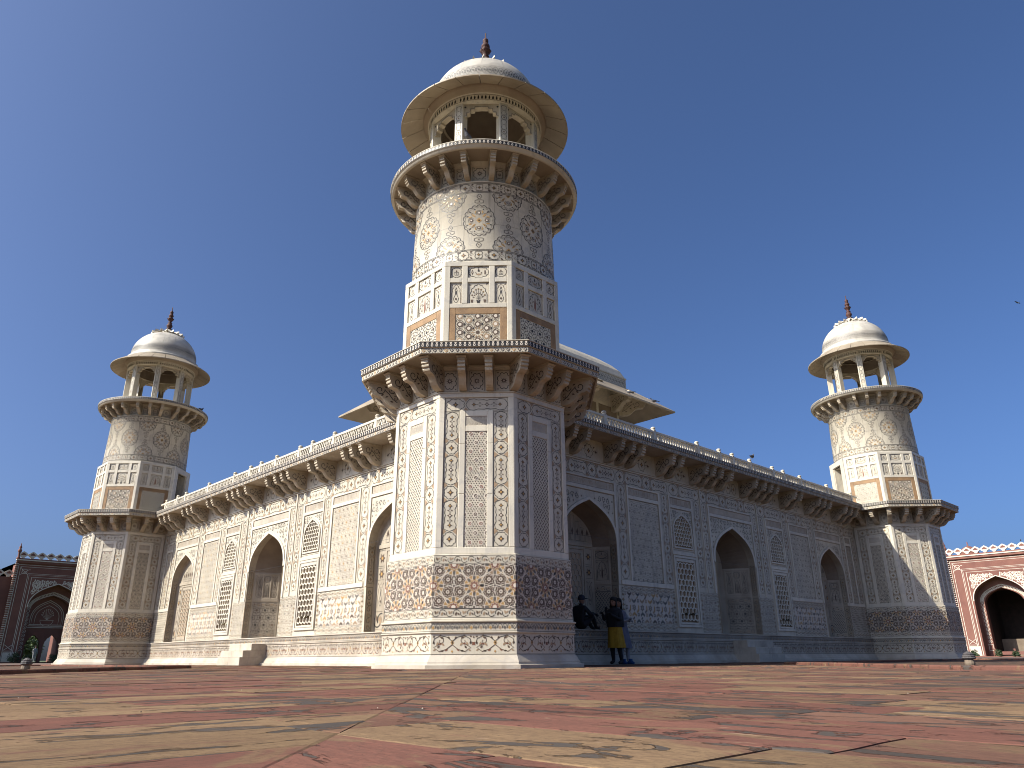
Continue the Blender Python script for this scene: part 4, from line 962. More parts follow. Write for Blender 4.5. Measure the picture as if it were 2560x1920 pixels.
def niche(C, r, hb, db, key, flat=False):
    """arched recess: reveal, splayed sides with vault, back wall"""
    m = MB(); h = -C[0][0]; k = hb / h; za = max(b for a, b in C)
    zq = C[1][1]; B = [(a * k, (b if b <= zq else zq + (b - zq) * (.94 if flat else .80))) for a, b in C]
    for (a0, b0), (a1, b1) in zip(C, C[1:]):
        m.face([(a0, .0, b0), (a0, r, b0), (a1, r, b1), (a1, .0, b1)], 'marble_niche_shaded')
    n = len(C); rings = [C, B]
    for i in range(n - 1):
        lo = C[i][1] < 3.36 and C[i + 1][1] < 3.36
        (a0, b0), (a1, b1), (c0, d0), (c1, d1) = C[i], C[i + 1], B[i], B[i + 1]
        m.face([(a0, r, b0), (c0, db, d0), (c1, db, d1), (a1, r, b1)], 'marble_niche_shaded' if lo or flat else 'plaster')
    m.face([(a, db, b) for a, b in B][::-1] if False else [(a, db, b) for a, b in B[::-1]], 'marble_niche_shaded')
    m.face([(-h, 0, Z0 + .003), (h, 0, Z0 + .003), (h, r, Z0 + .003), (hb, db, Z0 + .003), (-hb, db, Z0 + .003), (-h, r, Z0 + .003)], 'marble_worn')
    # inlay strip along the jambs
    for s in (-1, 1):
        sub = MB(); vine(sub, .02, r - .02, 1.0, 1.0 + r, 0) if False else None
        t = Turn(sub); chain(sub, .03, r - .03, 2.3, 3.9, -.004); vine(t, .04, r - .04, .98, 2.2, -.004) if False else None
        sub.frame(.03, r - .03, .97, 2.2, .008, -.004, 'k')
        for i in range(7): sub.stroke(spiral(r / 2, 1.07 + .165 * i, r * .3, 1.5 * (i % 2), 1.1, 10, 1 if i % 2 else -1), .012, -.004, 'k'); sub.poly(leaf(r / 2, 1.05 + .165 * i, .1, .05, 1.2 if i % 2 else 2.0), -.004, 't')
        for f, mi in zip(sub.f, sub.mi):
            p = [(s * (h + sub.v[i][1]), sub.v[i][0], sub.v[i][2]) for i in f]; m.face(p if s < 0 else p[::-1], sub.mats[mi])
    HM[key] = m.mesh('arched_niche')
niche(CN, .27, .90, .72, 'n_deep'); niche(CN, .27, 1.14, .33, 'n_flat', True); niche(CI, .25, .86, 1.10, 'n_iwan')

def side_panels():
    # panels on the splayed sides: iwan (length about 0.98) and deep niche (about 0.53)
    L = math.hypot(1.34 - .86, 1.10 - .25); y = -.004; m = MB()
    m.bevbox(.04, L - .04, -.012, .01, 2.23, 2.36, 'marble_niche_shaded'); m.bevbox(.04, L - .04, -.012, .01, 3.2, 3.27, 'marble_niche_shaded')
    for a, b in ((.04, .1), (.33, .37), (L - .37, L - .33), (L - .1, L - .04)): m.bevbox(a, b, -.012, .01, 2.36, 3.2, 'marble_niche_shaded')
    bottle(m, .1, .33, 2.63, 3.18, y); bottle(m, L - .33, L - .1, 2.63, 3.18, y); potroundel(m, .1, .33, 2.38, 2.6, y); potroundel(m, L - .33, L - .1, 2.38, 2.6, y)
    vase(m, .37, L - .37, 2.38, 2.9, y); dishpanel(m, .37, L - .37, 2.93, 3.18, y)
    vine(m, .04, L - .04, 2.03, 2.2, y); vine(m, .04, L - .04, .94, 1.12, y); hexstars(m, .06, L - .06, 1.14, 2.02, y, .30, 'k', 'b', .016, 'k')
    HM['sp_iwan'] = m.mesh('inlay_panel')
    L2 = math.hypot(1.18 - .90, .72 - .27); m = MB()
    m.bevbox(.02, L2 - .02, -.012, .01, 2.23, 2.34, 'marble_niche_shaded'); m.bevbox(.02, L2 - .02, -.012, .01, 3.24, 3.31, 'marble_niche_shaded')
    for a, b in ((.02, .07), (L2 - .07, L2 - .02)): m.bevbox(a, b, -.012, .01, 2.34, 3.24, 'marble_niche_shaded')
    cypress(m, .08, L2 - .08, 2.36, 2.95, y, 'brown'); dishpanel(m, .08, L2 - .08, 2.99, 3.22, y); m.frame(.08, L2 - .08, 2.36, 2.95, .007, y, 'k'); m.frame(.08, L2 - .08, 2.99, 3.22, .007, y, 'k')
    vine(m, .03, L2 - .03, 2.03, 2.2, y); vine(m, .03, L2 - .03, .94, 1.12, y); honey(m, .05, L2 - .05, 1.14, 2.02, y, .085, 'k'); m.frame(.03, L2 - .03, 1.13, 2.03, .008, y, 'k')
    HM['sp_niche'] = m.mesh('inlay_panel')
    # door-like jali on a back wall: wide (flat niche) and narrow (deep niche)
    for key, hj, hw in (('bj_flat', .50, 1.10), ('bj_deep', .33, .86)):
        m = MB(); y0 = -.004
        for a, b, c_, d, yy in ((-hj - .17, -hj - .09, 1.0, 3.3, -.05), (hj + .09, hj + .17, 1.0, 3.3, -.05), (-hj - .09, hj + .09, 3.22, 3.3, -.05), (-hj - .09, -hj, 1.0, 3.22, -.03), (hj, hj + .09, 1.0, 3.22, -.03), (-hj, hj, 3.1, 3.22, -.03), (-hj, hj, 1.0, 1.12, -.03), (-hw, hw, 3.32, 3.44, -.03)): m.bevbox(a, b, yy, .01, c_, d, 'marble_niche_shaded')
        seen = set(); a = .105; dz = a * 1.5; dx = a * math.sqrt(3)
        for r_ in range(-1, 14):
            for c_ in range(-1, 8):
                X = -hj + dx * (c_ + (.5 if r_ % 2 else 0)); Z = 1.12 + dz * r_; P = ngon(X, Z, a, 6, PI / 2)
                for i in range(6):
                    p, q_ = P[i], P[(i + 1) % 6]; mx, mz = (p[0] + q_[0]) / 2, (p[1] + q_[1]) / 2; kk = (round(mx, 3), round(mz, 3))
                    if kk in seen or not (-hj < mx < hj and 1.12 < mz < 3.1): continue
                    seen.add(kk); m.bar([p, q_], .028, -.02, -.002, 'marble_niche_shaded')
        m.rect(-hj, hj, 1.12, 3.1, -.001, 'interior')
        for s in (-1, 1):
            e0, e1 = hj + .19, hw - .03
            if e1 - e0 > .1:
                for c_, d in ((2.4, 2.75), (2.8, 3.28)): m.frame(min(s * e0, s * e1), max(s * e0, s * e1), c_, d, .007, y0, 'k'); flower(m, s * (e0 + e1) / 2, (c_ + d) / 2, (e1 - e0) * .36, y0, 'b', 'o', 6)
                bottle(m, min(s * e0, s * e1), max(s * e0, s * e1), 1.6, 2.36, y0); vine(m, min(s * e0, s * e1), max(s * e0, s * e1), 1.0, 1.5, y0, .2)
        for i in range(-3, 4): m.frame(i * .22 - .09, i * .22 + .09, 3.48, 3.48 + .75 - .17 * abs(i), .007, y0, 'k'); m.poly(diam(i * .22, 3.75, .05, .12), y0, 'b')
        HM[key] = m.mesh('jali_door')
side_panels()

hall = empty('tomb_hall', (13, 13, 0), 0, 'long white marble tomb building with inlaid walls, arched niches and bracketed eaves', 'tomb')
def hall_side(loc, rz, deep):
    w = inst('marble_wall', HM['wall'], hall, (loc[0] - 13, loc[1] - 13, 0), rz)
    def at(name, key, x, parent=None, y=0): return inst(name, HM[key], parent or w, (x, y, 0))
    at('marble_rail', 'rail', 0); at('inlay_border', 'topchain', 0); at('inlay_frieze', 'frieze', 0)
    for cx, sgn in ((4.99, 1), (21.01, -1)):
        at('marble_frame', 'f_niche', cx); at('carved_cartouche', 'k_niche', cx); at('spandrel_inlay', 's_niche', cx)
        nz = at('arched_niche', 'n_deep' if deep else 'n_flat', cx)
        at('jali_door', 'bj_deep' if deep else 'bj_flat', cx, w, (.72 if deep else .33) - .003)
        if deep:
            a = math.atan2(.27 - .72, 1.18 - .90)
            inst('inlay_panel', HM['sp_niche'], w, (cx + .90, .72, 0), a); inst('inlay_panel', HM['sp_niche'], w, (cx - 1.18, .27, 0), -a)
    at('marble_frame', 'f_iwan', 13); at('carved_cartouche', 'k_iwan', 13); at('spandrel_inlay', 's_iwan', 13); at('arched_niche', 'n_iwan', 13)
    a = math.atan2(.25 - 1.10, 1.34 - .86)
    inst('inlay_panel', HM['sp_iwan'], w, (13 + .86, 1.10, 0), a); inst('inlay_panel', HM['sp_iwan'], w, (13 - 1.34, .25, 0), -a)
    for cx in (7.69, 18.31):
        at('marble_frame', 'f_tall', cx); at('mosaic_panel', 'p_tall2' if deep else 'p_tall', cx); at('carved_cartouche', 'k_tall', cx); at('mosaic_dado', 'd_tall', cx)
    for cx in WX:
        at('window_frame', 'f_win', cx); at('carved_cartouche', 'k_win', cx); at('spandrel_inlay', 's_win', cx); at('jali_screen', 'jali', cx); at('lattice_window', 'lattice', cx)
    for cx in (2.93, 23.07):
        at('marble_frame', 'f_end', cx); at('mosaic_panel', 'p_end', cx); at('carved_cartouche', 'k_end', cx); at('mosaic_dado', 'd_end', cx)
    for x0, key in ((6.56, 'c_wide'), (8.85, 'c_mid'), (10.76, 'c_mid'), (11.24, 'c_thin'), (3.45, 'c_thin'), (2.30, 'c_mid')):
        at('inlay_border', key, x0); at('inlay_border', key, 26 - x0)
    for x0 in (11.09, 14.91): at('mosaic_dado', 'd_pier', x0)
    p = inst('plinth', HM['plinth'], hall, w.location, rz); [inst('plinth_block', HM['plinth_block'], p, (1.9 + 1.11 * i, 0, 0)) for i in range(20)]; at('inlay_arcade_band', 'pl_arc', 0, p); at('inlay_floral_band', 'pl_vine', 0, p)
    for k in ('st1', 'st2', 'st3'): [inst('step_block', HM[k][0], p, (13 + HM[k][3] + HM[k][2] * i, 0, 0)) for i in range(HM[k][1])]
    e = inst('eave', HM['eave'], hall, w.location, rz); at('inlay_lotus_band', 'ev_black', 0, e); at('inlay_diamond_band', 'ev_dia', 0, e)
    bx = [3.1, 3.68, 4.25, 5.83, 6.37, 6.87, 8.52, 9.02, 10.5, 10.97, 11.47, 12.13]
    for x in bx + [26 - v for v in bx]: at('bracket', 'br', x, e)
    m = MB(); m.bevbox(2.3, 23.7, -.05, .05, 6.72, 6.80, 'marble'); m.bevbox(2.3, 23.7, -.055, .055, 7.10, 7.18, 'marble_new')
    pa = inst('parapet', m.mesh('parapet'), hall, w.location, rz)
    ps = [2.9, 5.38, 7.9, 9.35, 10.24, 12.0, 13.27, 14.17, 15.61, 18.17, 20.7, 21.7, 23.1]
    if loc[0] < 5: ps = [26 - v for v in ps][::-1]
    Yp = -.47
    pa.location = Vector(w.location) + Matrix.Rotation(rz, 3, 'Z') @ Vector((0, Yp, 0))
    for x in ps: inst('parapet_post', HM['post'], pa, (x, 0, 0))
    for a, b in zip(ps, ps[1:]):
        m = MB(); n = max(1, round((b - a - .14) / .14)); u = (b - a - .14) / n
        for st in (a + .07, a + .30 if b - a > 1 else None, b - .30 if b - a > 1 else None, b - .11):
            if st: m.bevbox(st, st + .045, -.04, .04, 6.80, 7.10, 'marble_new')
        for i in range(n):
            x = a + .07 + u * i
            m.bar([(x, 6.80), (x + u / 2, 6.95), (x, 7.10)], .026, -.03, .03, 'marble_new'); m.bar([(x + u, 6.80), (x + u / 2, 6.95), (x + u, 7.10)], .026, -.03, .03, 'marble_new')
        inst('lattice_panel', m.mesh('lattice_panel'), pa)
    return w
hall_side((0, .85, 0), 0, True)
hall_side((.85, 26, 0), -PI / 2, False)
m = MB(); m.box(1.0, 25.15, 1.0, 25.15, 6.45, 6.70, 'marble_worn'); m.box(2.4, 25.15, 2.4, 25.15, 0, 6.44, 'marble_worn')
inst('roof_slab', m.mesh('roof_slab'), hall, (-13, -13, 0))

# ------------------------------------------------------------------ pavilion on the roof
pav = empty('roof_pavilion', (13, 13, 6.7), 0, 'square marble pavilion with curved roof and broad eaves on the tomb roof', 'pavilion')
def pavilion():
    HB = 4.1
    m = MB()
    for a in range(4): pass
    m.lathe([(HB, 0), (HB, 6.3), (HB + .1, 6.32), (HB + .1, 6.5)], 4, 'marble', PI / 4, False, True); inst('wall', m.mesh('wall'), pav)
    m = MB()   # broad sloping eave
    m.lathe([(4.25, 6.42), (6.10, 5.18), (6.14, 5.2), (6.14, 5.27), (6.1, 5.30), (4.62, 6.44), (4.42, 6.48)], 4, 'marble_eave', PI / 4, False, True); inst('eave', m.mesh('eave'), pav)
    m = MB()
    m.lathe([(4.42, 6.46), (4.47, 6.48), (4.47, 6.54), (4.42, 6.56), (4.42, 7.02), (4.45, 7.03), (4.45, 7.1), (4.40, 7.12), (4.22, 7.52), (3.94, 7.85), (3.4, 8.3), (2.7, 8.72), (2.03, 9.05), (1.2, 9.35), (.4, 9.5), (.01, 9.52)], 4, 'marble', PI / 4, True, True)
    d = inst('curved_roof', m.mesh('curved_roof'), pav)
    me = d.data
    for p in me.polygons: p.use_smooth = False
    for q in range(4):
        m = MB(); waveband(m, -4.38, 4.38, 6.58, 7.0, -4.424, .5); inst('inlay_wave_band', m.mesh('inlay_wave_band'), d, rz=q * PI / 2)
        m = MB(); z0, z1 = 0.2, 5.9
        for i in range(5):
            x = -3.9 + 1.6 * i; m.bevbox(x, x + 1.4, -HB - .02, -HB + .05, 1.0, 5.4, 'plaster')
        inst('jali_screen', m.mesh('jali_screen'), pav, rz=q * PI / 2)
        bm_ = bracket_mesh('bracket', 1.25, 5.15, 6.0, .3)
        for x in (-3.6, -1.2, 1.2, 3.6):
            th = q * PI / 2; y = -HB; inst('bracket', bm_, pav, (x * math.cos(th) - y * math.sin(th), x * math.sin(th) + y * math.cos(th), 0), th)
        th = q * PI / 2 + PI / 4; y = -HB * 1.414; inst('bracket', bracket_mesh('bracket', 1.5, 5.05, 5.95, .3), pav, (-y * math.sin(th), y * math.cos(th), 0), th)
pavilion()

# ------------------------------------------------------------------ ground, paving, pools
def slab_mat(name, c1, c2, dark, lo, hi, alt_c=(.175, .115, .064)):
    m = bpy.data.materials.new(name); m.use_nodes = True; n = m.node_tree.nodes; l = m.node_tree.links; b = n['Principled BSDF']
    b.inputs['Roughness'].default_value = .95; b.inputs['Specular IOR Level'].default_value = .06
    tc = n.new('ShaderNodeTexCoord'); oi = n.new('ShaderNodeObjectInfo')
    ad = n.new('ShaderNodeVectorMath'); ad.operation = 'ADD'; mu = n.new('ShaderNodeVectorMath'); mu.operation = 'SCALE'; mu.inputs[0].default_value = (37, 51, 17)
    l.new(oi.outputs['Random'], mu.inputs[3]); l.new(tc.outputs['Object'], ad.inputs[0]); l.new(mu.outputs[0], ad.inputs[1])
    def noise(sc_, st, det=6, dist=0.0, ro=.55):
        mp = n.new('ShaderNodeMapping'); mp.inputs['Scale'].default_value = st; l.new(ad.outputs[0], mp.inputs[0])
        t = n.new('ShaderNodeTexNoise'); t.inputs['Scale'].default_value = sc_; t.inputs['Detail'].default_value = det; t.inputs['Distortion'].default_value = dist; t.inputs['Roughness'].default_value = ro
        l.new(mp.outputs[0], t.inputs[0]); return t.outputs[0]
    def rng(s_, a, bb, c=0., d=1.):
        r = n.new('ShaderNodeMapRange'); r.inputs[1].default_value = a; r.inputs[2].default_value = bb; r.inputs[3].default_value = c; r.inputs[4].default_value = d; l.new(s_, r.inputs[0]); return r.outputs[0]
    def mix(f, A, B):
        k = n.new('ShaderNodeMix'); k.data_type = 'RGBA'; l.new(f, k.inputs[0])
        for s_, v in ((6, A), (7, B)):
            if isinstance(v, tuple): k.inputs[s_].default_value = (*v, 1)
            else: l.new(v, k.inputs[s_])
        return k.outputs[2]
    big = noise(2.2, (.6, 1.6, 1), 5); flake = noise(2.7, (.75, 1.9, 1), 11, .9, .66); fine = noise(40, (.7, 1.4, 1), 9, 0, .72); pale = noise(4.0, (.6, 2.4, 1), 8, .5, .62); alt = noise(1.9, (.8, 1.5, 1), 9, .7, .62)
    colr = mix(rng(big, .35, .65), c1, c2)
    colr = mix(rng(alt, .56, .60, 0, .7), colr, alt_c)
    colr = mix(rng(flake, lo, hi), colr, dark)
    colr = mix(rng(pale, .66, .70, 0, .75), colr, (.30, .205, .13))
    colr = mix(rng(fine, .40, .70, 0, .6), colr, (.075, .047, .036)); pit = noise(85, (1, 2, 1), 3); colr = mix(rng(pit, .64, .70, 0, .8), colr, (.045, .032, .028))
    hsv = n.new('ShaderNodeHueSaturation'); l.new(rng(oi.outputs['Random'], 0, 1, .86, 1.12), hsv.inputs['Value']); l.new(colr, hsv.inputs['Color']); l.new(hsv.outputs[0], b.inputs['Base Color'])
    h1 = n.new('ShaderNodeMath'); h1.operation = 'MULTIPLY_ADD'; h1.inputs[1].default_value = -.9; l.new(rng(flake, lo - .01, lo + .015), h1.inputs[0])
    h0 = n.new('ShaderNodeMath'); h0.operation = 'MULTIPLY'; h0.inputs[1].default_value = .55; l.new(noise(9, (.6, 2, 1), 8), h0.inputs[0]); l.new(h0.outputs[0], h1.inputs[2])
    bp = n.new('ShaderNodeBump'); bp.inputs['Strength'].default_value = 1.0; bp.inputs['Distance'].default_value = .012; l.new(h1.outputs[0], bp.inputs['Height'])
    bp2 = n.new('ShaderNodeBump'); bp2.inputs['Strength'].default_value = .6; bp2.inputs['Distance'].default_value = .006; l.new(fine, bp2.inputs['Height']); l.new(bp.outputs[0], bp2.inputs['Normal']); l.new(bp2.outputs[0], b.inputs['Normal'])
    return m
M['slab_red'] = slab_mat('slab_red', (.172, .076, .054), (.14, .064, .047), (.066, .058, .050), .56, .585)
M['slab_buff'] = slab_mat('slab_buff', (.222, .146, .080), (.188, .121, .068), (.072, .063, .054), .572, .595, (.16, .080, .056))
M['slab_brown'] = slab_mat('slab_brown', (.172, .092, .061), (.145, .074, .052), (.066, .058, .050), .545, .572)
M['slab_dark'] = slab_mat('slab_dark', (.160, .078, .054), (.185, .115, .066), (.066, .059, .052), .495, .52)
M['mortar'] = mat('joint_dust', (.085, .055, .04), (.17, .11, .075), 8, .9, .3, 40)
M['lawn'] = mat('lawn', (.06, .085, .03), (.09, .10, .04), .6, .9, .4, 20)

m = MB(); m.box(-3000, 3000, -3000, 3000, -1.2, -.9, 'lawn'); inst('ground', m.mesh('ground'), kind='structure')
m = MB(); m.box(-34, 62, -34, 62, -.89, -.006, 'mortar'); terrace = inst('terrace', m.mesh('terrace'), kind='structure')
CAMP = Vector((-11.5729, -13.2164))
SEAM = lambda x: -4.67 + 1.087 * (x + 4.35)
def slab_piece(hl, hw, cut=None):
    """stone slab, long side on local x; slightly broken outline"""
    rn = random
    out = []
    for (a, b), (c, d), n in (((-hl, -hw), (hl, -hw), 7), ((hl, -hw), (hl, hw), 3), ((hl, hw), (-hl, hw), 7), ((-hl, hw), (-hl, -hw), 3)):
        for i in range(n):
            t = i / n; x, y = a + (c - a) * t, b + (d - b) * t
            j = .0045 if i else .003
            out.append((x + rn.uniform(-j, j), y + rn.uniform(-j, j)))
    return out
def clip_seam(pts, keep):
    o = []; n = len(pts)
    f = lambda p: keep * (p[1] - SEAM(p[0])) - .0015
    for i in range(n):
        a, b = pts[i], pts[(i + 1) % n]; fa, fb = f(a), f(b)
        if fa >= 0: o.append(a)
        if fa * fb < 0: t = fa / (fa - fb); o.append((a[0] + t * (b[0] - a[0]), a[1] + t * (b[1] - a[1])))
    return o
near, far = [], []
rs = random.Random(11)
for side in (1, -1):      # 1: slabs with long side on x, beyond the seam; -1: long side on y
    v = -30.0
    while v < 34:
        w = rs.uniform(.40, .58); u = -30 + rs.uniform(0, 1)
        while u < 34:
            L = rs.uniform(.75, 1.5)
            cx, cy = (u + L / 2, v + w / 2) if side == 1 else (v + w / 2, u + L / 2)
            d = math.hypot(cx - CAMP.x, cy - CAMP.y)
            ang = math.degrees(math.atan2(cy - CAMP.y, cx - CAMP.x)) - 46.35
            inb = side * (cy - SEAM(cx)) > -1.0
            if inb and not (1.5 < cx < 25 and 1.5 < cy < 25): (near if (d < 13.5 and abs(ang) < 42 and d > .6) else far).append((side, cx, cy, L / 2, w / 2, d))
            u += L
        v += w
near.sort(key=lambda q: q[5])
if len(near) > 300: far += near[300:]; near = near[:300]
kinds = ['slab_red', 'slab_red', 'slab_red', 'slab_brown', 'slab_brown', 'slab_dark', 'slab_dark', 'slab_buff', 'slab_buff']
for side, cx, cy, hl, hw, d in near:
    out = slab_piece(hl - .002, hw - .002)
    rot = 0 if side == 1 else PI / 2
    wpts = [(cx + x, cy + y) if side == 1 else (cx - y, cy + x) for x, y in out]
    if any(side * (p[1] - SEAM(p[0])) < 0 for p in wpts): wpts = clip_seam(wpts, side)
    if len(wpts) < 3: continue
    loc = [(p[0] - cx, p[1] - cy) if side == 1 else (p[1] - cy, -(p[0] - cx)) for p in wpts]
    zt = rs.uniform(-.0012, .0012) if d < 4.5 else rs.uniform(-.003, .003); tx, ty = rs.uniform(-.0006, .0006), rs.uniform(-.0012, .0012)
    Z = lambda p: zt + tx * p[0] + ty * p[1]
    m = MB(); n = len(loc); cxy = (sum(p[0] for p in loc) / n, sum(p[1] for p in loc) / n)
    ins = [(p[0] + (cxy[0] - p[0]) * .012 / max(.1, math.hypot(p[0] - cxy[0], p[1] - cxy[1])) * 1.2, p[1] + (cxy[1] - p[1]) * .014 / max(.1, math.hypot(p[0] - cxy[0], p[1] - cxy[1])) * .6) for p in loc]
    kd = rs.choice(kinds)
    m.face([(p[0], p[1], Z(p)) for p in ins], kd)
    for i in range(n):
        a, b, a2, b2 = loc[i], loc[(i + 1) % n], ins[i], ins[(i + 1) % n]
        m.face([(a[0], a[1], Z(a) - .0025), (b[0], b[1], Z(b) - .0025), (b2[0], b2[1], Z(b2)), (a2[0], a2[1], Z(a2))], kd)
        m.face([(a[0], a[1], -.02), (b[0], b[1], -.02), (b[0], b[1], Z(b) - .0025), (a[0], a[1], Z(a) - .0025)], kd)
    inst('paving_slab', m.mesh('paving_slab'), terrace, (cx, cy, 0), rot)
m = MB()
for side, cx, cy, hl, hw, d in far:
    hx, hy = (hl, hw) if side == 1 else (hw, hl); g = .005
    p = [(cx - hx + g, cy - hy + g), (cx + hx - g, cy - hy + g), (cx + hx - g, cy + hy - g), (cx - hx + g, cy + hy - g)]
    if any(side * (q[1] - SEAM(q[0])) < 0 for q in p): p = clip_seam(p, side)
    if len(p) < 3: continue
    zt = rs.uniform(-.006, .003); kd = rs.choice(kinds)
    m.face([(q[0], q[1], zt) for q in p], kd)
    for i in range(len(p)):
        a, b = p[i], p[(i + 1) % len(p)]; m.face([(a[0], a[1], -.02), (b[0], b[1], -.02), (b[0], b[1], zt), (a[0], a[1], zt)], kd)
inst('paving_slabs', m.mesh('paving_slabs'), terrace, kind='stuff')
# loose chips on the paving
m = MB()
for i in range(14):
    a = R(46.35 + rs.uniform(-36, 36)); d = 1.3 + 8 * rs.random() ** 1.5; x, y = CAMP.x + d * math.cos(a), CAMP.y + d * math.sin(a); s_ = rs.uniform(.002, .0045)
    P = [(x + s_ * math.cos(q * 1.57 + i), y + s_ * math.sin(q * 1.57 + i), .004) for q in range(4)]; t_ = (x, y, .006 + s_ * .8)
    for q in range(4): m.face([P[q], P[(q + 1) % 4], t_], 'marble' if i % 3 else 'slab_brown')
inst('stone_chips', m.mesh('stone_chips'), kind='stuff', label='tiny pale chips scattered over the sandstone paving', cat='gravel')

def pool(mirror, label):
    f = (lambda x, y: (x, y)) if not mirror else (lambda x, y: (y, x))
    po = empty('pool', (*f(-8, 8), 0), 0, label, 'pool', 'shallow pools on the terrace')
    pts = [(-3.9, 20.2), (-3.9, 6.45), (-9.5, .75), (-14, .75), (-18.5, 6.45), (-18.5, 20.2)]
    ox, oy = f(-8, 8); W = [f(*p) for p in pts]; W = [(x - ox, y - oy) for x, y in W]
    cen = (sum(p[0] for p in W) / 6, sum(p[1] for p in W) / 6)
    for i in range(6):
        a, b = Vector(W[i]), Vector(W[(i + 1) % 6]); L = (b - a).length; n = max(1, round(L / 1.7)); d = (b - a) / L; nr = Vector((-d.y, d.x))
        if nr.dot(Vector(cen) - a) < 0: nr = -nr
        for k in range(n):
            p0 = a + d * (L * k / n + .004); p1 = a + d * (L * (k + 1) / n - .004); h = .062 + rs.uniform(-.006, .006)
            m = MB(); c4 = [p0, p1, p1 + nr * .32, p0 + nr * .32]; t4 = [p0 + nr * .02, p1 + nr * .02, p1 + nr * .30, p0 + nr * .30]
            for q in range(4):
                A, B, C_, D = c4[q], c4[(q + 1) % 4], t4[(q + 1) % 4], t4[q]
                m.face([(A.x, A.y, -.03), (B.x, B.y, -.03), (B.x, B.y, h - .02), (A.x, A.y, h - .02)], 'slab_red'); m.face([(A.x, A.y, h - .02), (B.x, B.y, h - .02), (C_.x, C_.y, h), (D.x, D.y, h)], 'slab_red')
            m.face([(p.x, p.y, h) for p in t4], 'slab_red'); inst('kerb_stone', m.mesh('kerb_stone'), po)
    m = MB(); m.face([(p[0] * .985, p[1] * .985, .012) for p in W], 'slab_dark'); inst('basin_floor', m.mesh('basin_floor'), po)
    return po
pool(False, 'shallow stone pool with shadowed red kerb in front of the sunlit wall')
pool(True, 'shallow stone pool with sunlit red kerb beside the shaded wall')
M['spout'] = mat('spout_stone', (.05, .045, .045), (.09, .08, .075), 20, .7, .4, 60)
for (x, y), lb in (((5.2, -8.35), 'small dark bud shaped fountain spout on a pale base behind the sunlit kerb'), ((-7.45, 6.6), 'small dark bud shaped fountain spout on a pale base behind the shadowed kerb')):
    t = empty('fountain_spout', (x, y, .012), 0, lb, 'fountain', 'fountain spouts in the pools')
    m = MB(); m.lathe([(.085, 0), (.095, .03), (.085, .09), (.07, .10)], 12, 'plaster', 0, False); inst('base', m.mesh('base'), t)
    m = MB(); m.lathe([(.10, .105), (.125, .13), (.11, .15), (.115, .165), (.09, .185), (.095, .20), (.06, .225), (.03, .245), (.005, .25)], 10, 'spout', 0, False); inst('bud', m.mesh('bud'), t)

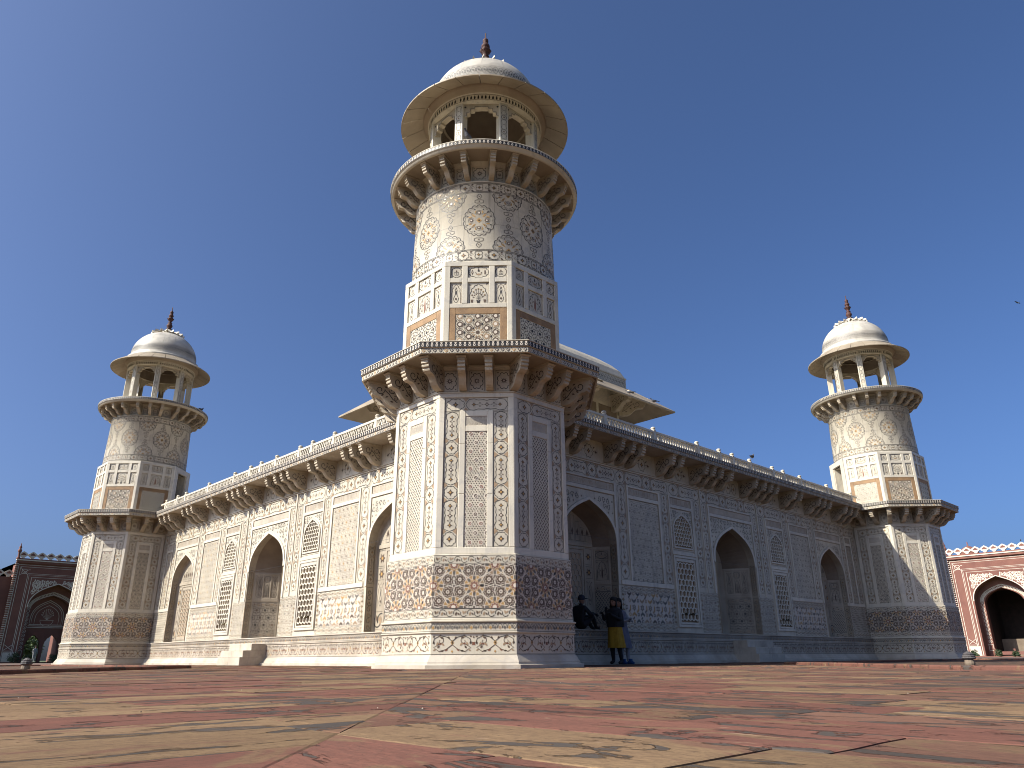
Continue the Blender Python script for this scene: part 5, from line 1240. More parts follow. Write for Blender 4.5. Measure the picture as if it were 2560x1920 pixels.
# ------------------------------------------------------------------ red sandstone gatehouses
def gate(loc, rz, open_door, label):
    g = empty('gatehouse', loc, rz, label, 'gatehouse', 'red sandstone gatehouses of the garden')
    C = arch_curve(2.72, -1.0, 6.0, 8.72, 12); CI2 = arch_curve(2.05, -1.0, 5.6, 7.5, 12)
    m = MB(); H = 11.0
    for (a0, b0), (a1, b1) in zip(C, C[1:]):
        if a1 - a0 > 1e-6: m.face([(a0, 0, b0), (a1, 0, b1), (a1, 0, H), (a0, 0, H)], 'sandred')
        m.face([(a0, 0, b0), (a0, 1.3, b0), (a1, 1.3, b1), (a1, 0, b1)], 'sandred')
    for x0, x1 in ((-4.65, -2.72), (2.72, 4.65)): m.face([(x0, 0, -1), (x1, 0, -1), (x1, 0, H), (x0, 0, H)], 'sandred')
    for (a0, b0), (a1, b1), (c0, d0), (c1, d1) in zip(C, C[1:], CI2, CI2[1:]): m.face([(a0, 1.3, b0), (c0, 1.32, d0), (c1, 1.32, d1), (a1, 1.3, b1)], 'sandred')
    for (a0, b0), (a1, b1) in zip(CI2, CI2[1:]): m.face([(a0, 1.32, b0), (a0, 2.2, b0), (a1, 2.2, b1), (a1, 1.32, b1)], 'sandred')
    m.box(-4.65, -2.3, 2.2, 9, -1, H, 'sandred'); m.box(2.3, 4.65, 2.2, 9, -1, H, 'sandred'); m.box(-2.3, 2.3, 2.2, 9, 7.6, H, 'sandred')
    m.box(-4.65, 4.65, .01, 2.19, H - .2, H, 'sandred'); m.face([(-4.65, 0, -1), (-4.65, 0, H), (-4.65, 9, H), (-4.65, 9, -1)], 'sandred'); m.face([(4.65, 0, -1), (4.65, 9, -1), (4.65, 9, H), (4.65, 0, H)], 'sandred')
    for s in (-1, 1): m.box(min(s * 4.66, s * 16), max(s * 4.66, s * 16), .6, 9, -1, 9.35, 'sandred')
    m.box(-2.3, 2.3, 2.2, 9, -1.0, .02, 'slab_red')
    w = inst('wall', m.mesh('wall'), g)
    m = MB(); m.box(-4.8, 4.8, -.22, .05, 10.95, 11.2, 'sandred'); m.box(-4.9, 4.9, -.3, .05, 11.2, 11.32, 'white_paint'); inst('cornice', m.mesh('cornice'), g)
    # white marble lines
    m = MB(); y = -.01; W = 'white_paint'
    def fr(x, z0, z1, w_): m.stroke([(-x, z0), (-x, z1), (x, z1), (x, z0)], w_, y, W)
    for x, z, w_ in ((4.5, 10.75, .07), (4.27, 10.52, .06), (3.40, 9.78, .06), (3.26, 9.64, .05), (2.95, 9.38, .07)): fr(x, .05, z, w_)
    for s in (-1, 1):
        m.stroke([(s * 4.22, 9.6), (s * 3.98, 9.75), (s * 3.4, 10.2), (s * 3.2, 10.22)], .05, y, W); m.stroke([(s * 3.37, 9.6), (s * 3.6, 9.8), (s * 4.1, 10.25), (s * 4.22, 10.45)], .05, y, W)
        m.stroke(lobed(s * 3.8, 10.0, .26, .26, 4, .2, 20), .05, y, W, True)
        m.stroke([(s * 4.2, 1.9), (s * 3.8, 1.6), (s * 3.4, 1.3)], .05, y, W); m.stroke([(s * 3.4, 1.9), (s * 3.8, 1.6), (s * 4.2, 1.3)], .05, y, W); m.stroke([(s * 4.25, 1.22), (s * 3.35, 1.22)], .05, y, W)
        m.rect(min(s * 4.2, s * 3.1), max(s * 4.2, s * 3.1), .05, 1.08, y, 'cream')
    m.stroke([(a * 1.02, b + .06) for a, b in C[1:-1]], .10, y, W)
    def ins(x, z, r):
        if abs(x) + r > 2.9 or z + r > 9.3 or z - r < 6.3: return False
        return all(abs(x + r * k / 2) > 2.72 or z - r * .8 > arch_z(C, x + r * k / 2) + .15 for k in range(-2, 3))
    rn = random.Random(3); z = 6.5
    while z < 9.3:
        x = -2.85
        while x < 2.9:
            if ins(x, z, .12):
                a = rn.random() * 6.28; m.stroke(spiral(x, z, .24, a, 1.0, 10, rn.choice((-1, 1))), .05, y, W)
                for q in range(3): m.poly(leaf(x, z, .3, .13, a + q * 2.1), y, W)
            x += .34
        z += .3
    inst('marble_lines', m.mesh('marble_lines'), g)
    m = MB()   # scroll border inside the recess
    for a, b in zip(CI2[1:], CI2[2:]):
        for t in (.25, .75):
            x, z = a[0] + (b[0] - a[0]) * t, a[1] + (b[1] - a[1]) * t; m.stroke(ngon(x * 1.13, z + (.25 if z > 5.7 else 0), .16, 10), .05, 1.30, W, True)
    for s in (-1, 1):
        for i in range(9): m.stroke(ngon(s * 2.32, 1.6 + .45 * i, .17, 10), .05, 1.30, W, True); m.poly(star(s * 2.32, 1.6 + .45 * i, .1, .04, 4), 1.30, W)
        m.frame(min(s * 2.1, s * 2.6), max(s * 2.1, s * 2.6), .6, 1.3, .05, 1.30, W)
    inst('recess_border', m.mesh('recess_border'), g)
    if open_door:
        m = MB(); cusp = [(-.78, .0), (-.76, 1.9), (-.68, 2.1), (-.70, 2.3), (-.55, 2.45), (-.50, 2.65), (-.3, 2.75), (-.18, 2.95), (0, 3.05)]
        cusp = cusp + [(-a, b) for a, b in cusp[::-1][1:]]
        for cx in (-.95, .95):
            for (a0, b0), (a1, b1) in zip(cusp, cusp[1:]):
                m.face([(cx + a0, 2.4, b0), (cx + a1, 2.4, b1), (cx + a1, 2.4, 3.8), (cx + a0, 2.4, 3.8)], 'sandred'); m.face([(cx + a0, 2.4, b0), (cx + a0, 2.9, b0), (cx + a1, 2.9, b1), (cx + a1, 2.4, b1)], 'sandred')
        m.box(-.17, .17, 2.41, 2.9, -.5, 3.8, 'sandred'); m.box(-2.3, -1.73, 2.41, 2.9, -.5, 3.8, 'sandred'); m.box(1.73, 2.3, 2.41, 2.9, -.5, 3.8, 'sandred'); m.box(-2.3, 2.3, 2.3, 2.9, 3.82, 7.6, 'sandred')
        inst('door_screen', m.mesh('door_screen'), g)
        m = MB(); y = 2.29
        for k, w_ in ((1.0, .07), (.9, .05), (.72, .05)):
            cc = arch_curve(1.75 * k, 4.2, 4.9, 4.9 + 2.1 * k, 10); m.stroke(cc, w_, y, W, True)
        for i in range(9): a = R(10 + 160 * i / 8); m.poly(ngon(.62 * math.cos(a), 5.2 + .75 * math.sin(a), .06, 8), y, W); m.stroke([(0, 4.75), (.4 * math.cos(a), 5.0 + .4 * math.sin(a)), (.58 * math.cos(a), 5.2 + .7 * math.sin(a))], .025, y, W)
        m.stroke(arcpts(0, 4.75, .7, PI, 2 * PI, 10), .04, y, W); m.stroke([(-.7, 4.72), (.7, 4.72)], .04, y, W); m.stroke([(-2.2, 4.05), (2.2, 4.05)], .07, y, W); m.stroke([(-2.2, 3.88), (2.2, 3.88)], .07, y, W)
        inst('tympanum_inlay', m.mesh('tympanum_inlay'), g)
    else:
        m = MB(); m.box(-2.3, 2.3, 7.5, 7.8, -1, 7.6, 'dark'); m.box(-2.2, 2.2, 5.5, 5.8, 0, 1.9, 'plaster'); m.box(-2.28, -2.22, 2.25, 7.4, 0, 7.5, 'dark'); m.box(2.22, 2.28, 2.25, 7.4, 0, 7.5, 'dark'); inst('passage_wall', m.mesh('passage_wall'), g)  # side and back walls coloured near-black to paint the passage shade
        m = MB(); m.box(-1.95, 1.95, .95, 1.1, .15, .5, 'sandred')
        for x in (-1.95, 0, 1.95): m.box(x - .1, x + .1, .9, 1.15, -.2, .8, 'sandred')
        inst('railing', m.mesh('railing'), g)
        m = MB(); m.box(-9, 9, -1.6, -.02, -1, .0, 'sandred'); inst('step', m.mesh('step'), g)
    # parapet of pointed merlons
    def merlon(wd, h):
        m = MB(); P = [(-.12 * wd, 0), (-.2 * wd, .18 * h), (-.46 * wd, .42 * h), (-.46 * wd, .62 * h), (-.25 * wd, .82 * h), (0, h)]; P = P + [(-a, b) for a, b in P[::-1][1:]]
        m.prism_y(P, -.12, .12, 'white_paint'); Q = [(a * .55, .3 * h + (b - .3 * h) * .62 + .05) for a, b in P[2:-2]]; m.poly(Q, -.125, 'sandred'); return m.mesh('merlon')
    me = merlon(1.0, .82)
    m = MB(); m.box(-4.75, 4.75, -.1, .25, 11.33, 11.48, 'sandred'); inst('parapet', m.mesh('parapet'), g)
    for i in range(10): inst('merlon', me, g, (-4.27 + .95 * i, 0, 11.46))
    for s in (-1, 1):
        for i in range(11): inst('merlon', me, g, (s * (5.2 + .95 * i), .65, 9.34))
        m = MB(); m.lathe([(.13, -1), (.13, 11.3), (.2, 11.35), (.2, 11.5), (.12, 11.6), (.12, 12.1), (.2, 12.2), (.22, 12.4), (.1, 12.5), (.16, 12.7), (.06, 12.9), (.02, 13.2)], 12, 'sandred')
        for i in range(46): z = .2 + .24 * i; m.box(-.16, .16, -.16, .0, z, z + .07, 'white_paint')
        inst('corner_shaft', m.mesh('corner_shaft'), g, (s * 4.72, -.02, 0))
        m = MB(); m.lathe([(1.0, 10.9), (1.0, 11.6), (1.25, 11.65), (1.1, 11.75), (1.15, 12.0), (1.0, 12.4), (.6, 12.75), (.2, 12.95), (.08, 13.0), (.05, 13.5)], 16, 'sandred'); inst('rooftop_dome', m.mesh('rooftop_dome'), g, (s * 3.9, 6.5, .2)) if not open_door else None
    return g
gate((11.53, 90, 0), 0, True, 'dark red sandstone gatehouse in shade with white inlay and double doorway')
gate((89.5, 11.55, 0), -PI / 2, False, 'sunlit red sandstone gatehouse with white inlay and deep pointed arch')

# ------------------------------------------------------------------ people
def cloth(name, c, r=.8):
    M[name] = mat(name, c, tuple(v * .75 for v in c), 9, r, .15, 40)
for n_, c_ in (('black_cloth', (.012, .012, .014)), ('navy_cloth', (.018, .02, .03)), ('yellow_cloth', (.34, .19, .012)), ('lavender_cloth', (.13, .132, .17)), ('pale_cloth', (.25, .25, .26)), ('blue_plastic', (.010, .05, .15)), ('skin', (.24, .13, .085)), ('hair', (.012, .010, .009)), ('grey_cloth', (.22, .22, .23)), ('shoe', (.02, .018, .018))): cloth(n_, c_)

def skin(name, J, E, mt, parent, root, sub=2):
    """J: {joint: (x, y, z, radius)}; E: list of joint pairs -> one continuous surface"""
    ks = list(J); me = bpy.data.meshes.new(name); me.from_pydata([J[k][:3] for k in ks], [(ks.index(a), ks.index(b)) for a, b in E], [])
    o = inst(name, me, parent); me.materials.append(M[mt] if isinstance(mt, str) else M[mt[0]])
    md = o.modifiers.new('skin', 'SKIN'); md.use_smooth_shade = True
    for i, k in enumerate(ks):
        v = me.skin_vertices[0].data[i]; rr = J[k][3]; v.radius = rr if isinstance(rr, tuple) else (rr, rr)
        v.use_root = (k == root)
    sb = o.modifiers.new('sub', 'SUBSURF'); sb.levels = sub; sb.render_levels = sub
    return o
def hand(J, E, w, wrist, d, side):
    """five separate curled fingers from the wrist joint; d = unit direction of the hand"""
    d = Vector(d).normalized(); p = Vector(wrist); s = d.cross(Vector((0, 0, 1)))
    s = s.normalized() if s.length > .1 else Vector((1, 0, 0)); dn = s.cross(d).normalized() * -1
    c = p + d * .07; J[w + 'palm'] = (*c, .026); E.append((w, w + 'palm'))
    for i, (off, L) in enumerate(((-.03, .07), (-.01, .08), (.01, .075), (.03, .06))):
        a = c + s * off + d * .03; b = a + d * L * .5 + dn * .01; e = b + d * L * .3 + dn * .03
        for t, q, r in (('a', a, .010), ('b', b, .009), ('c', e, .008)): J[f'{w}f{i}{t}'] = (*q, r)
        E += [(w + 'palm', f'{w}f{i}a'), (f'{w}f{i}a', f'{w}f{i}b'), (f'{w}f{i}b', f'{w}f{i}c')]
    a = c + s * (.04 * side) - d * .02; b = a + s * (.02 * side) + d * .04
    J[w + 'ta'] = (*a, .011); J[w + 'tb'] = (*b, .009); E += [(w + 'palm', w + 'ta'), (w + 'ta', w + 'tb')]
def head(parent, pos, rz, hair_c='hair', tilt=0.0):
    m = MB()
    prof = [(.012, -.125), (.05, -.115), (.068, -.085), (.078, -.04), (.083, .0), (.085, .04), (.078, .08), (.055, .108), (.02, .122), (.002, .124)]
    n = 20; rings = []
    for r, z in prof:
        ring = []
        for i in range(n):
            a = 2 * PI * i / n; x, y = r * .9 * math.cos(a), r * 1.12 * math.sin(a)
            f = math.exp(-((a - 1.5 * PI) / .22) ** 2)            # face looks along -y
            if -.05 < z < .03: y -= .022 * f * (1 if z < 0 else .4)
            for e in (-.42, .42):
                if abs(z - .0) < .05: y += .008 * math.exp(-((a - 1.5 * PI - e) / .15) ** 2)
            for e in (0, PI):
                dd = min(abs(a - e), 2 * PI - abs(a - e))
                if abs(z) < .05: x *= 1 + .12 * math.exp(-(dd / .16) ** 2)
            if z < -.08: y -= .006
            ring.append((x, y, z))
        rings.append(ring)
    for j in range(len(rings) - 1):
        for i in range(n): m.face([rings[j][i], rings[j][(i + 1) % n], rings[j + 1][(i + 1) % n], rings[j + 1][i]], 'skin', True)
    h = inst('head', m.mesh('head'), parent, pos, rot=(tilt, 0, rz))
    m = MB()
    for s in (-1, 1): m.poly([(s * .032 + .012 * math.cos(k), .0 + .006 * math.sin(k)) for k in [i * PI / 4 for i in range(8)]], -.0905, 'black_cloth')
    m.poly([(-.022, -.062), (0, -.068), (.022, -.062), (0, -.056)], -.092, 'rust'); inst('face_features', m.mesh('face_features'), h)
    return h
def hair_cap(h, long=0.0, cap=False):
    m = MB(); n = 20
    prof = [(.088, -.02), (.096, .03), (.092, .075), (.066, .115), (.025, .134), (.002, .137)]
    for j in range(len(prof) - 1):
        for i in range(n):
            q = []
            for jj, ii in ((j, i), (j, i + 1), (j + 1, i + 1), (j + 1, i)):
                r, z = prof[jj]; a = 2 * PI * ii / n; fr_ = max(0, -math.sin(a)); q.append((r * .95 * math.cos(a), r * 1.16 * math.sin(a) + .008, z + (.055 * fr_ if jj == 0 else 0)))
            m.face(q, 'hair' if not cap else 'navy_cloth', True)
    if cap:
        for i in range(8):
            a0, a1 = R(-135 + 90 * i / 8), R(-135 + 90 * (i + 1) / 8)
            P = lambda a, r, z: (r * .9 * math.cos(a), r * 1.12 * math.sin(a), z)
            m.face([P(a0, .09, .045), P(a1, .09, .045), P(a1, .175, .03), P(a0, .175, .03)], 'navy_cloth'); m.face([P(a0, .09, .040), P(a0, .175, .025), P(a1, .175, .025), P(a1, .09, .040)], 'navy_cloth')
    if long:
        for i in range(10):
            a0, a1 = R(-10 + 200 * i / 10), R(-10 + 200 * (i + 1) / 10); zz = [.05, -.05, -.2, -long]; rr = [.094, .10, .105, .10]
            for j in range(3): m.face([(rr[j] * math.cos(a0), rr[j] * 1.15 * math.sin(a0), zz[j]), (rr[j + 1] * math.cos(a0), rr[j + 1] * 1.15 * math.sin(a0), zz[j + 1]), (rr[j + 1] * math.cos(a1), rr[j + 1] * 1.15 * math.sin(a1), zz[j + 1]), (rr[j] * math.cos(a1), rr[j] * 1.15 * math.sin(a1), zz[j])], 'hair', True)
    return inst('cap' if cap else 'hair', m.mesh('cap' if cap else 'hair'), h)
def skirt(parent, name, prof, mt, folds=7, amp=.05, off=(0, 0)):
    """garment panel: rings (z, rx, ry, dx, dy) with soft folds"""
    m = MB(); n = 28; rings = []
    for k, (z, rx, ry, dx, dy) in enumerate(prof):
        f = amp * k / (len(prof) - 1)
        rings.append([((rx * (1 + f * math.sin(folds * a)) * math.cos(a)) + dx + off[0], (ry * (1 + f * math.sin(folds * a)) * math.sin(a)) + dy + off[1], z) for a in [2 * PI * i / n for i in range(n)]])
    for j in range(len(rings) - 1):
        for i in range(n): m.face([rings[j + 1][i], rings[j + 1][(i + 1) % n], rings[j][(i + 1) % n], rings[j][i]], mt, True)
    return inst(name, m.mesh(name), parent)

def standing(loc, rz, label, group, lean=0.0):
    t = empty('person', loc, rz, label, 'person', group); return t
# person with yellow tunic: faces the seated person, phone raised (local -y is forward)
p1 = standing((4.98, .12, 0), R(-82), 'standing person in black top, long yellow tunic and black trousers', None)
J = dict(pel=(0, 0, .92, (.15, .12)), wa=(0, .0, 1.06, (.14, .11)), ch=(0, -.01, 1.28, (.17, .13)), nk=(0, -.01, 1.45, .06), ht=(0, -.02, 1.53, .055),
         ls=(-.17, -.01, 1.38, .07), le=(-.24, -.16, 1.15, .052), lw=(-.14, -.36, 1.28, .034), rs=(.17, -.01, 1.38, .07), re=(.25, -.12, 1.14, .052), rw=(.12, -.34, 1.26, .034),
         lh=(-.09, 0, .86, .11), lk=(-.10, -.03, .48, .075), la=(-.11, .03, .09, .05), lt=(-.11, -.13, .04, .04), rh=(.09, 0, .86, .11), rk=(.11, -.02, .48, .075), ra=(.13, .05, .09, .05), rt=(.13, -.11, .04, .04))
E_ = [('pel', 'wa'), ('wa', 'ch'), ('ch', 'nk'), ('nk', 'ht'), ('ch', 'ls'), ('ls', 'le'), ('le', 'lw'), ('ch', 'rs'), ('rs', 're'), ('re', 'rw'), ('pel', 'lh'), ('lh', 'lk'), ('lk', 'la'), ('la', 'lt'), ('pel', 'rh'), ('rh', 'rk'), ('rk', 'ra'), ('ra', 'rt')]
hand(J, E_, 'lw', J['lw'][:3], (.2, -.8, .5), 1); hand(J, E_, 'rw', J['rw'][:3], (-.2, -.8, .5), -1)
skin('body', J, E_, 'black_cloth', p1, 'pel'); h = head(p1, (0, -.03, 1.63), 0); hair_cap(h, .42)
skirt(p1, 'tunic', [(1.08, .17, .14, 0, 0), (.95, .20, .165, 0, 0), (.75, .22, .19, 0, .01), (.55, .235, .21, .01, .02), (.43, .25, .22, .01, .03)], 'yellow_cloth', 6, .09)
skirt(p1, 'shawl', [(1.47, .10, .09, 0, 0), (1.40, .22, .15, 0, 0), (1.25, .25, .19, 0, 0), (1.08, .25, .20, 0, .01), (.96, .24, .20, 0, .02)], 'black_cloth', 5, .06)
m = MB(); m.box(-.04, .04, -.425, -.415, 1.32, 1.47, 'black_cloth'); inst('phone', m.mesh('phone'), None, p1.location, p1.rotation_euler.z, label='dark phone held up by the person in yellow tunic', cat='phone')
# person in lavender coat, leaning on the plinth behind
p2 = standing((5.5, .30, 0), R(-10), 'standing person in long lavender coat, pale trousers and blue shoe covers', None)
J = dict(pel=(0, .02, .92, (.15, .12)), wa=(-.02, .02, 1.06, (.13, .11)), ch=(-.05, .02, 1.28, (.17, .13)), nk=(-.08, .0, 1.45, .055), ht=(-.09, -.02, 1.53, .05),
         ls=(-.22, .01, 1.38, .065), le=(-.26, -.10, 1.12, .05), lw=(-.04, -.24, 1.14, .034), rs=(.12, .02, 1.38, .065), re=(.24, -.06, 1.14, .05), rw=(.14, -.24, 1.2, .034),
         lh=(-.09, .02, .86, .11), lk=(-.08, -.04, .48, .07), la=(-.04, .02, .10, .05), lt=(-.02, -.13, .05, .045), rh=(.09, .02, .86, .11), rk=(.12, -.06, .48, .07), ra=(.16, -.02, .10, .05), rt=(.19, -.16, .05, .045))
E_ = [e for e in E_ if 'palm' not in e[0] and 'palm' not in e[1] and not any(c in e[0][2:] for c in ('f', 't'))][:18]
E_ = [('pel', 'wa'), ('wa', 'ch'), ('ch', 'nk'), ('nk', 'ht'), ('ch', 'ls'), ('ls', 'le'), ('le', 'lw'), ('ch', 'rs'), ('rs', 're'), ('re', 'rw'), ('pel', 'lh'), ('lh', 'lk'), ('lk', 'la'), ('la', 'lt'), ('pel', 'rh'), ('rh', 'rk'), ('rk', 'ra'), ('ra', 'rt')]
hand(J, E_, 'lw', J['lw'][:3], (.6, -.6, .1), 1); hand(J, E_, 'rw', J['rw'][:3], (-.6, -.5, .1), -1)
skin('body', J, E_, 'pale_cloth', p2, 'pel'); h = head(p2, (-.10, -.03, 1.63), R(-60)); hair_cap(h, .2)
skirt(p2, 'coat', [(1.44, .11, .10, -.07, 0), (1.37, .215, .14, -.05, .01), (1.2, .20, .15, -.03, .02), (1.0, .19, .155, -.01, .02), (.75, .22, .18, .02, .02), (.42, .245, .20, .07, .02)], 'lavender_cloth', 5, .07)
for s, jx, jy in ((-1, -.03, -.055), (1, .175, -.09)):
    m = MB(); m.lathe([(.02, .012), (.055, .015), (.062, .05), (.05, .10), (.052, .15)], 14, 'blue_plastic'); me_ = m.mesh('shoe_cover')
    for v in me_.vertices: v.co.y *= 2.3 if v.co.z < .09 else 1.2
    inst('shoe_cover', me_, p2, (jx, jy, .0), R(8 * s))
# seated person with cap, on the ledge of the niche, turned towards the others
p3 = standing((4.50, .93, .915), R(88), 'seated person in dark clothes and peaked cap on the niche ledge', None)
J = dict(pel=(0, .05, .12, (.15, .13)), wa=(0, .06, .28, (.15, .12)), ch=(0, .02, .48, (.18, .13)), nk=(0, -.02, .63, .06), ht=(0, -.05, .71, .055),
         ls=(-.19, .01, .56, .075), le=(-.27, -.17, .36, .055), lw=(-.13, -.42, .42, .036), rs=(.19, .01, .56, .075), re=(.29, -.16, .36, .055), rw=(.12, -.44, .38, .036),
         lh=(-.10, -.02, .11, .11), lk=(-.12, -.36, .36, .075), la=(-.11, -.50, .06, .05), lt=(-.11, -.64, .04, .042), rh=(.10, -.02, .11, .11), rk=(.12, -.38, .30, .075), ra=(.10, -.56, .06, .05), rt=(.10, -.70, .04, .042))
E_ = [('pel', 'wa'), ('wa', 'ch'), ('ch', 'nk'), ('nk', 'ht'), ('ch', 'ls'), ('ls', 'le'), ('le', 'lw'), ('ch', 'rs'), ('rs', 're'), ('re', 'rw'), ('pel', 'lh'), ('lh', 'lk'), ('lk', 'la'), ('la', 'lt'), ('pel', 'rh'), ('rh', 'rk'), ('rk', 'ra'), ('ra', 'rt')]
hand(J, E_, 'lw', J['lw'][:3], (.1, -.9, -.2), 1); hand(J, E_, 'rw', J['rw'][:3], (-.1, -.9, -.2), -1)
skin('body', J, E_, 'black_cloth', p3, 'pel'); h = head(p3, (0, -.07, .80), 0); hair_cap(h, 0, True)
# far visitor by the shaded gatehouse
p4 = standing((9.75, 86.5, 0), R(20), 'tiny far person in grey clothes in front of the shaded gatehouse', None)
J = dict(pel=(0, 0, .92, (.16, .13)), wa=(0, 0, 1.06, (.15, .12)), ch=(0, 0, 1.28, (.18, .14)), nk=(0, 0, 1.45, .06), ht=(0, -.01, 1.55, .055), ls=(-.18, 0, 1.38, .07), le=(-.24, -.02, 1.12, .05), lw=(-.24, -.1, .9, .035), rs=(.18, 0, 1.38, .07), re=(.24, -.02, 1.12, .05), rw=(.24, -.1, .9, .035),
         lh=(-.09, 0, .86, .11), lk=(-.1, -.02, .48, .075), la=(-.1, .03, .09, .05), lt=(-.1, -.13, .04, .04), rh=(.09, 0, .86, .11), rk=(.1, -.02, .48, .075), ra=(.1, .03, .09, .05), rt=(.1, -.13, .04, .04))
skin('body', J, [e for e in E_ if e[0] in J and e[1] in J], 'grey_cloth', p4, 'pel'); h = head(p4, (0, -.02, 1.64), 0); hair_cap(h)

# ------------------------------------------------------------------ birds
M['pigeon'] = mat('pigeon_feather', (.05, .055, .065), (.09, .09, .10), 30, .6)
m = MB()
prof = [(-.17, .004, .005), (-.12, .03, .0), (-.05, .055, -.005), (.03, .065, .0), (.09, .055, .02), (.12, .038, .06), (.14, .03, .095), (.165, .03, .12), (.19, .022, .125), (.205, .008, .12), (.225, .003, .113)]
n = 12; rg = [[(x, r * math.cos(2 * PI * i / n), z + r * .95 * math.sin(2 * PI * i / n)) for i in range(n)] for x, r, z in prof]
for j in range(len(rg) - 1):
    for i in range(n): m.face([rg[j][i], rg[j][(i + 1) % n], rg[j + 1][(i + 1) % n], rg[j + 1][i]], 'pigeon', True)
m.face([(-.15, -.02, .01), (-.15, .02, .01), (-.30, .035, -.02), (-.30, -.035, -.02)], 'pigeon'); m.face([(-.15, -.02, .0), (-.30, -.035, -.028), (-.30, .035, -.028), (-.15, .02, .0)], 'pigeon')
for s in (-1, 1): m.face([(.08, s * .058, .03), (-.05, s * .062, .03), (-.22, s * .03, .0), (-.08, s * .055, -.03)], 'pigeon'); m.box(.0, .008, s * .02 - .004, s * .02 + .004, -.12, -.05, 'rust')
PG = m.mesh('pigeon')
for (x, y, z), a, lb in (((1.72, 24.25, 12.44), 40, 'dark pigeon perched on the round balcony of the tower by the sunlit wall'), ((14.27, .38, 7.46), 10, 'pigeon perched on a parapet post above the shaded wall'), ((17.4, 6.9, 12.15), 150, 'pigeon near the outer corner of the pavilion eave'), ((15.5, 6.95, 12.17), 120, 'pigeon on the pavilion eave closer to the near tower'), ((89.4, 8.2, 12.42), 200, 'small pigeon perched on the sunlit gatehouse parapet'), ((-1.95, -1.6, 12.44), 200, 'pigeon on the round balcony rim of the nearest tower')):
    o = inst('pigeon', PG, None, (x, y, z), R(a), label=lb, cat='bird', group='pigeons perched about the tomb')
m = MB()
for j in range(len(rg) - 1):
    for i in range(n): m.face([rg[j][i], rg[j][(i + 1) % n], rg[j + 1][(i + 1) % n], rg[j + 1][i]], 'pigeon', True)
for s in (-1, 1):
    for zz in (.0, .012):
        P = [(.10, s * .04, .02 + zz), (.13, s * .25, .10 + zz), (.03, s * .55, .06 + zz), (-.02, s * .30, .09 + zz), (-.08, s * .05, .02 + zz)]; m.face(P if zz else P[::-1], 'pigeon')
m.face([(-.15, -.02, .01), (-.15, .02, .01), (-.28, .06, .0), (-.28, -.06, .0)], 'pigeon')
inst('flying_bird', m.mesh('flying_bird'), None, (88.5, 2.3, 40.3), R(60), rot=(R(8), 0, R(70)), label='small dark bird flying in the open sky', cat='bird')

# ------------------------------------------------------------------ trees and shrubs near the gatehouses
M['leaf'] = mat('leaf', (.05, .09, .025), (.10, .13, .04), 1.5, .6); M['leaf_dark'] = mat('leaf_dark', (.025, .045, .018), (.05, .07, .03), 2, .6); M['bark'] = mat('bark', (.12, .09, .06), (.07, .05, .035), 4, .9, .4, 12)
def crown(rad, cz, n, size, seed, mt):
    rn = random.Random(seed); m = MB(); blobs = [(rn.uniform(-.6, .6) * rad[0], rn.uniform(-.6, .6) * rad[1], cz + rn.uniform(-.6, .6) * rad[2], rn.uniform(.35, .6)) for _ in range(14)]
    for _ in range(n):
        b = rn.choice(blobs); u = Vector((rn.gauss(0, 1), rn.gauss(0, 1), rn.gauss(0, 1))).normalized() * (rn.random() ** .4) * b[3]
        p = Vector((b[0] + u.x * rad[0], b[1] + u.y * rad[1], b[2] + u.z * rad[2])); a = Vector((rn.gauss(0, 1), rn.gauss(0, 1), rn.gauss(0, .6))).normalized(); c = a.cross(Vector((rn.gauss(0, 1), rn.gauss(0, 1), rn.gauss(0, 1)))).normalized(); s_ = size * rn.uniform(.6, 1.3)
        m.face([tuple(p - a * s_), tuple(p + c * s_ * .4), tuple(p + a * s_), tuple(p - c * s_ * .4)], mt)
    return m.mesh('crown')
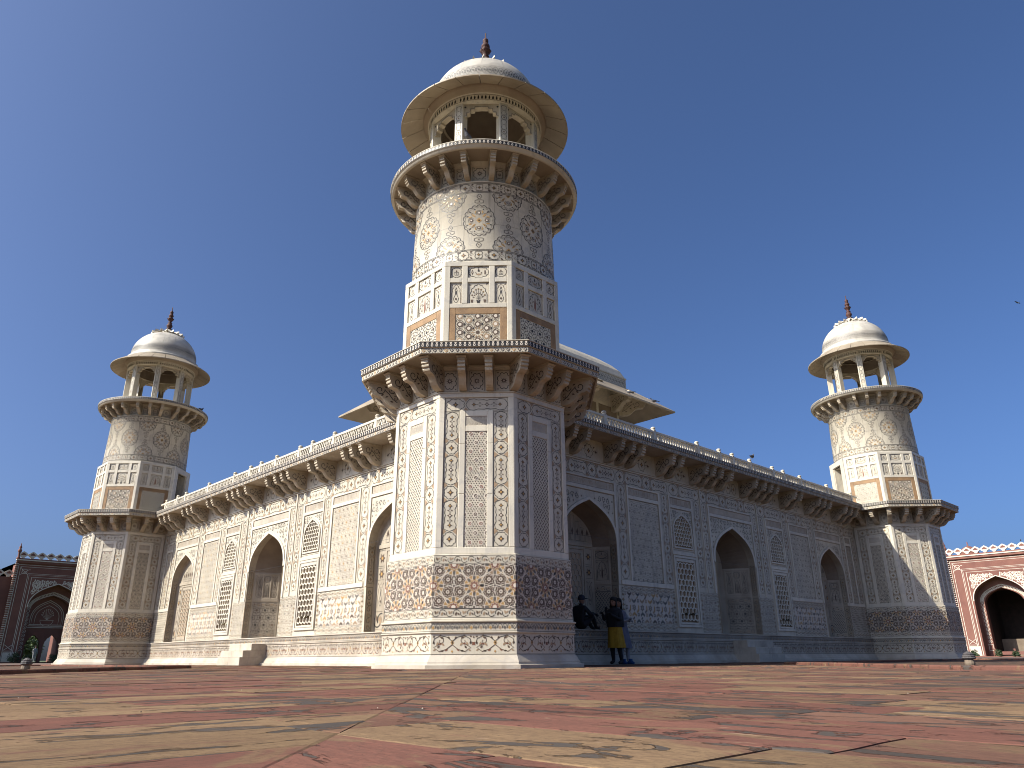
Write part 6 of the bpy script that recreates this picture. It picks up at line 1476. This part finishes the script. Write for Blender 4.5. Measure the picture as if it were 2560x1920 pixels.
def limb(m, a, b, r0, r1, n=7):
    a, b = Vector(a), Vector(b); d = (b - a).normalized(); u = d.orthogonal().normalized(); v = d.cross(u)
    for i in range(n):
        t0, t1 = 2 * PI * i / n, 2 * PI * (i + 1) / n; k = lambda c, r, t: tuple(c + (u * math.cos(t) + v * math.sin(t)) * r)
        m.face([k(a, r0, t0), k(a, r0, t1), k(b, r1, t1), k(b, r1, t0)], 'bark', True)
for i, ((x, y), rad, lb) in enumerate((((8.5, 112), (3.6, 3.6, 2.8), 'leafy tree seen through one opening of the shaded gatehouse doorway'), ((13.2, 114), (3.6, 3.6, 3.0), 'leafy tree seen through the other opening of the shaded gatehouse doorway'))):
    t = empty('tree', (x, y, -.9), 0, lb, 'tree', 'trees behind the shaded gatehouse')
    m = MB(); limb(m, (0, 0, 0), (.1, 0, 2.0), .3, .2)
    for q in range(6): a = q * 1.05; limb(m, (.1, 0, 1.6 + .15 * q), (2.0 * math.cos(a), 2.0 * math.sin(a), 3.4 + .3 * q), .12, .04)
    inst('trunk', m.mesh('trunk'), t); inst('crown', crown(rad, 3.4, 5200, .22, i, 'leaf'), t)
sp = [((88.2, 15.0), .75, 'small dark shrub beside the pier of the sunlit gatehouse'), ((88.1, 12.6), .8, 'small green shrub just before the railing of the sunlit gatehouse'), ((88.0, 10.9), .7, 'small green shrub in front of the sunlit gatehouse passage'), ((8.3, 88.5), 1.3, 'dark shrub at the foot of the shaded gatehouse pier'), ((9.6, 88.3), 1.0, 'low dark shrub before the doorway of the shaded gatehouse'), ((12.2, 88.6), 1.1, 'dark shrub by the middle of the shaded gatehouse doorway')]
for i, ((x, y), s_, lb) in enumerate(sp):
    t = empty('shrub', (x, y, -.1), 0, lb, 'shrub', 'shrubs before the gatehouses')
    m = MB()
    for q in range(5): a = q * 1.26; limb(m, (0, 0, 0), (.3 * s_ * math.cos(a), .3 * s_ * math.sin(a), .5 * s_), .025, .012, 5)
    inst('stem', m.mesh('stem'), t); inst('crown', crown((.55 * s_, .55 * s_, .5 * s_), .5 * s_, 700, .09, 30 + i, 'leaf_dark'), t)
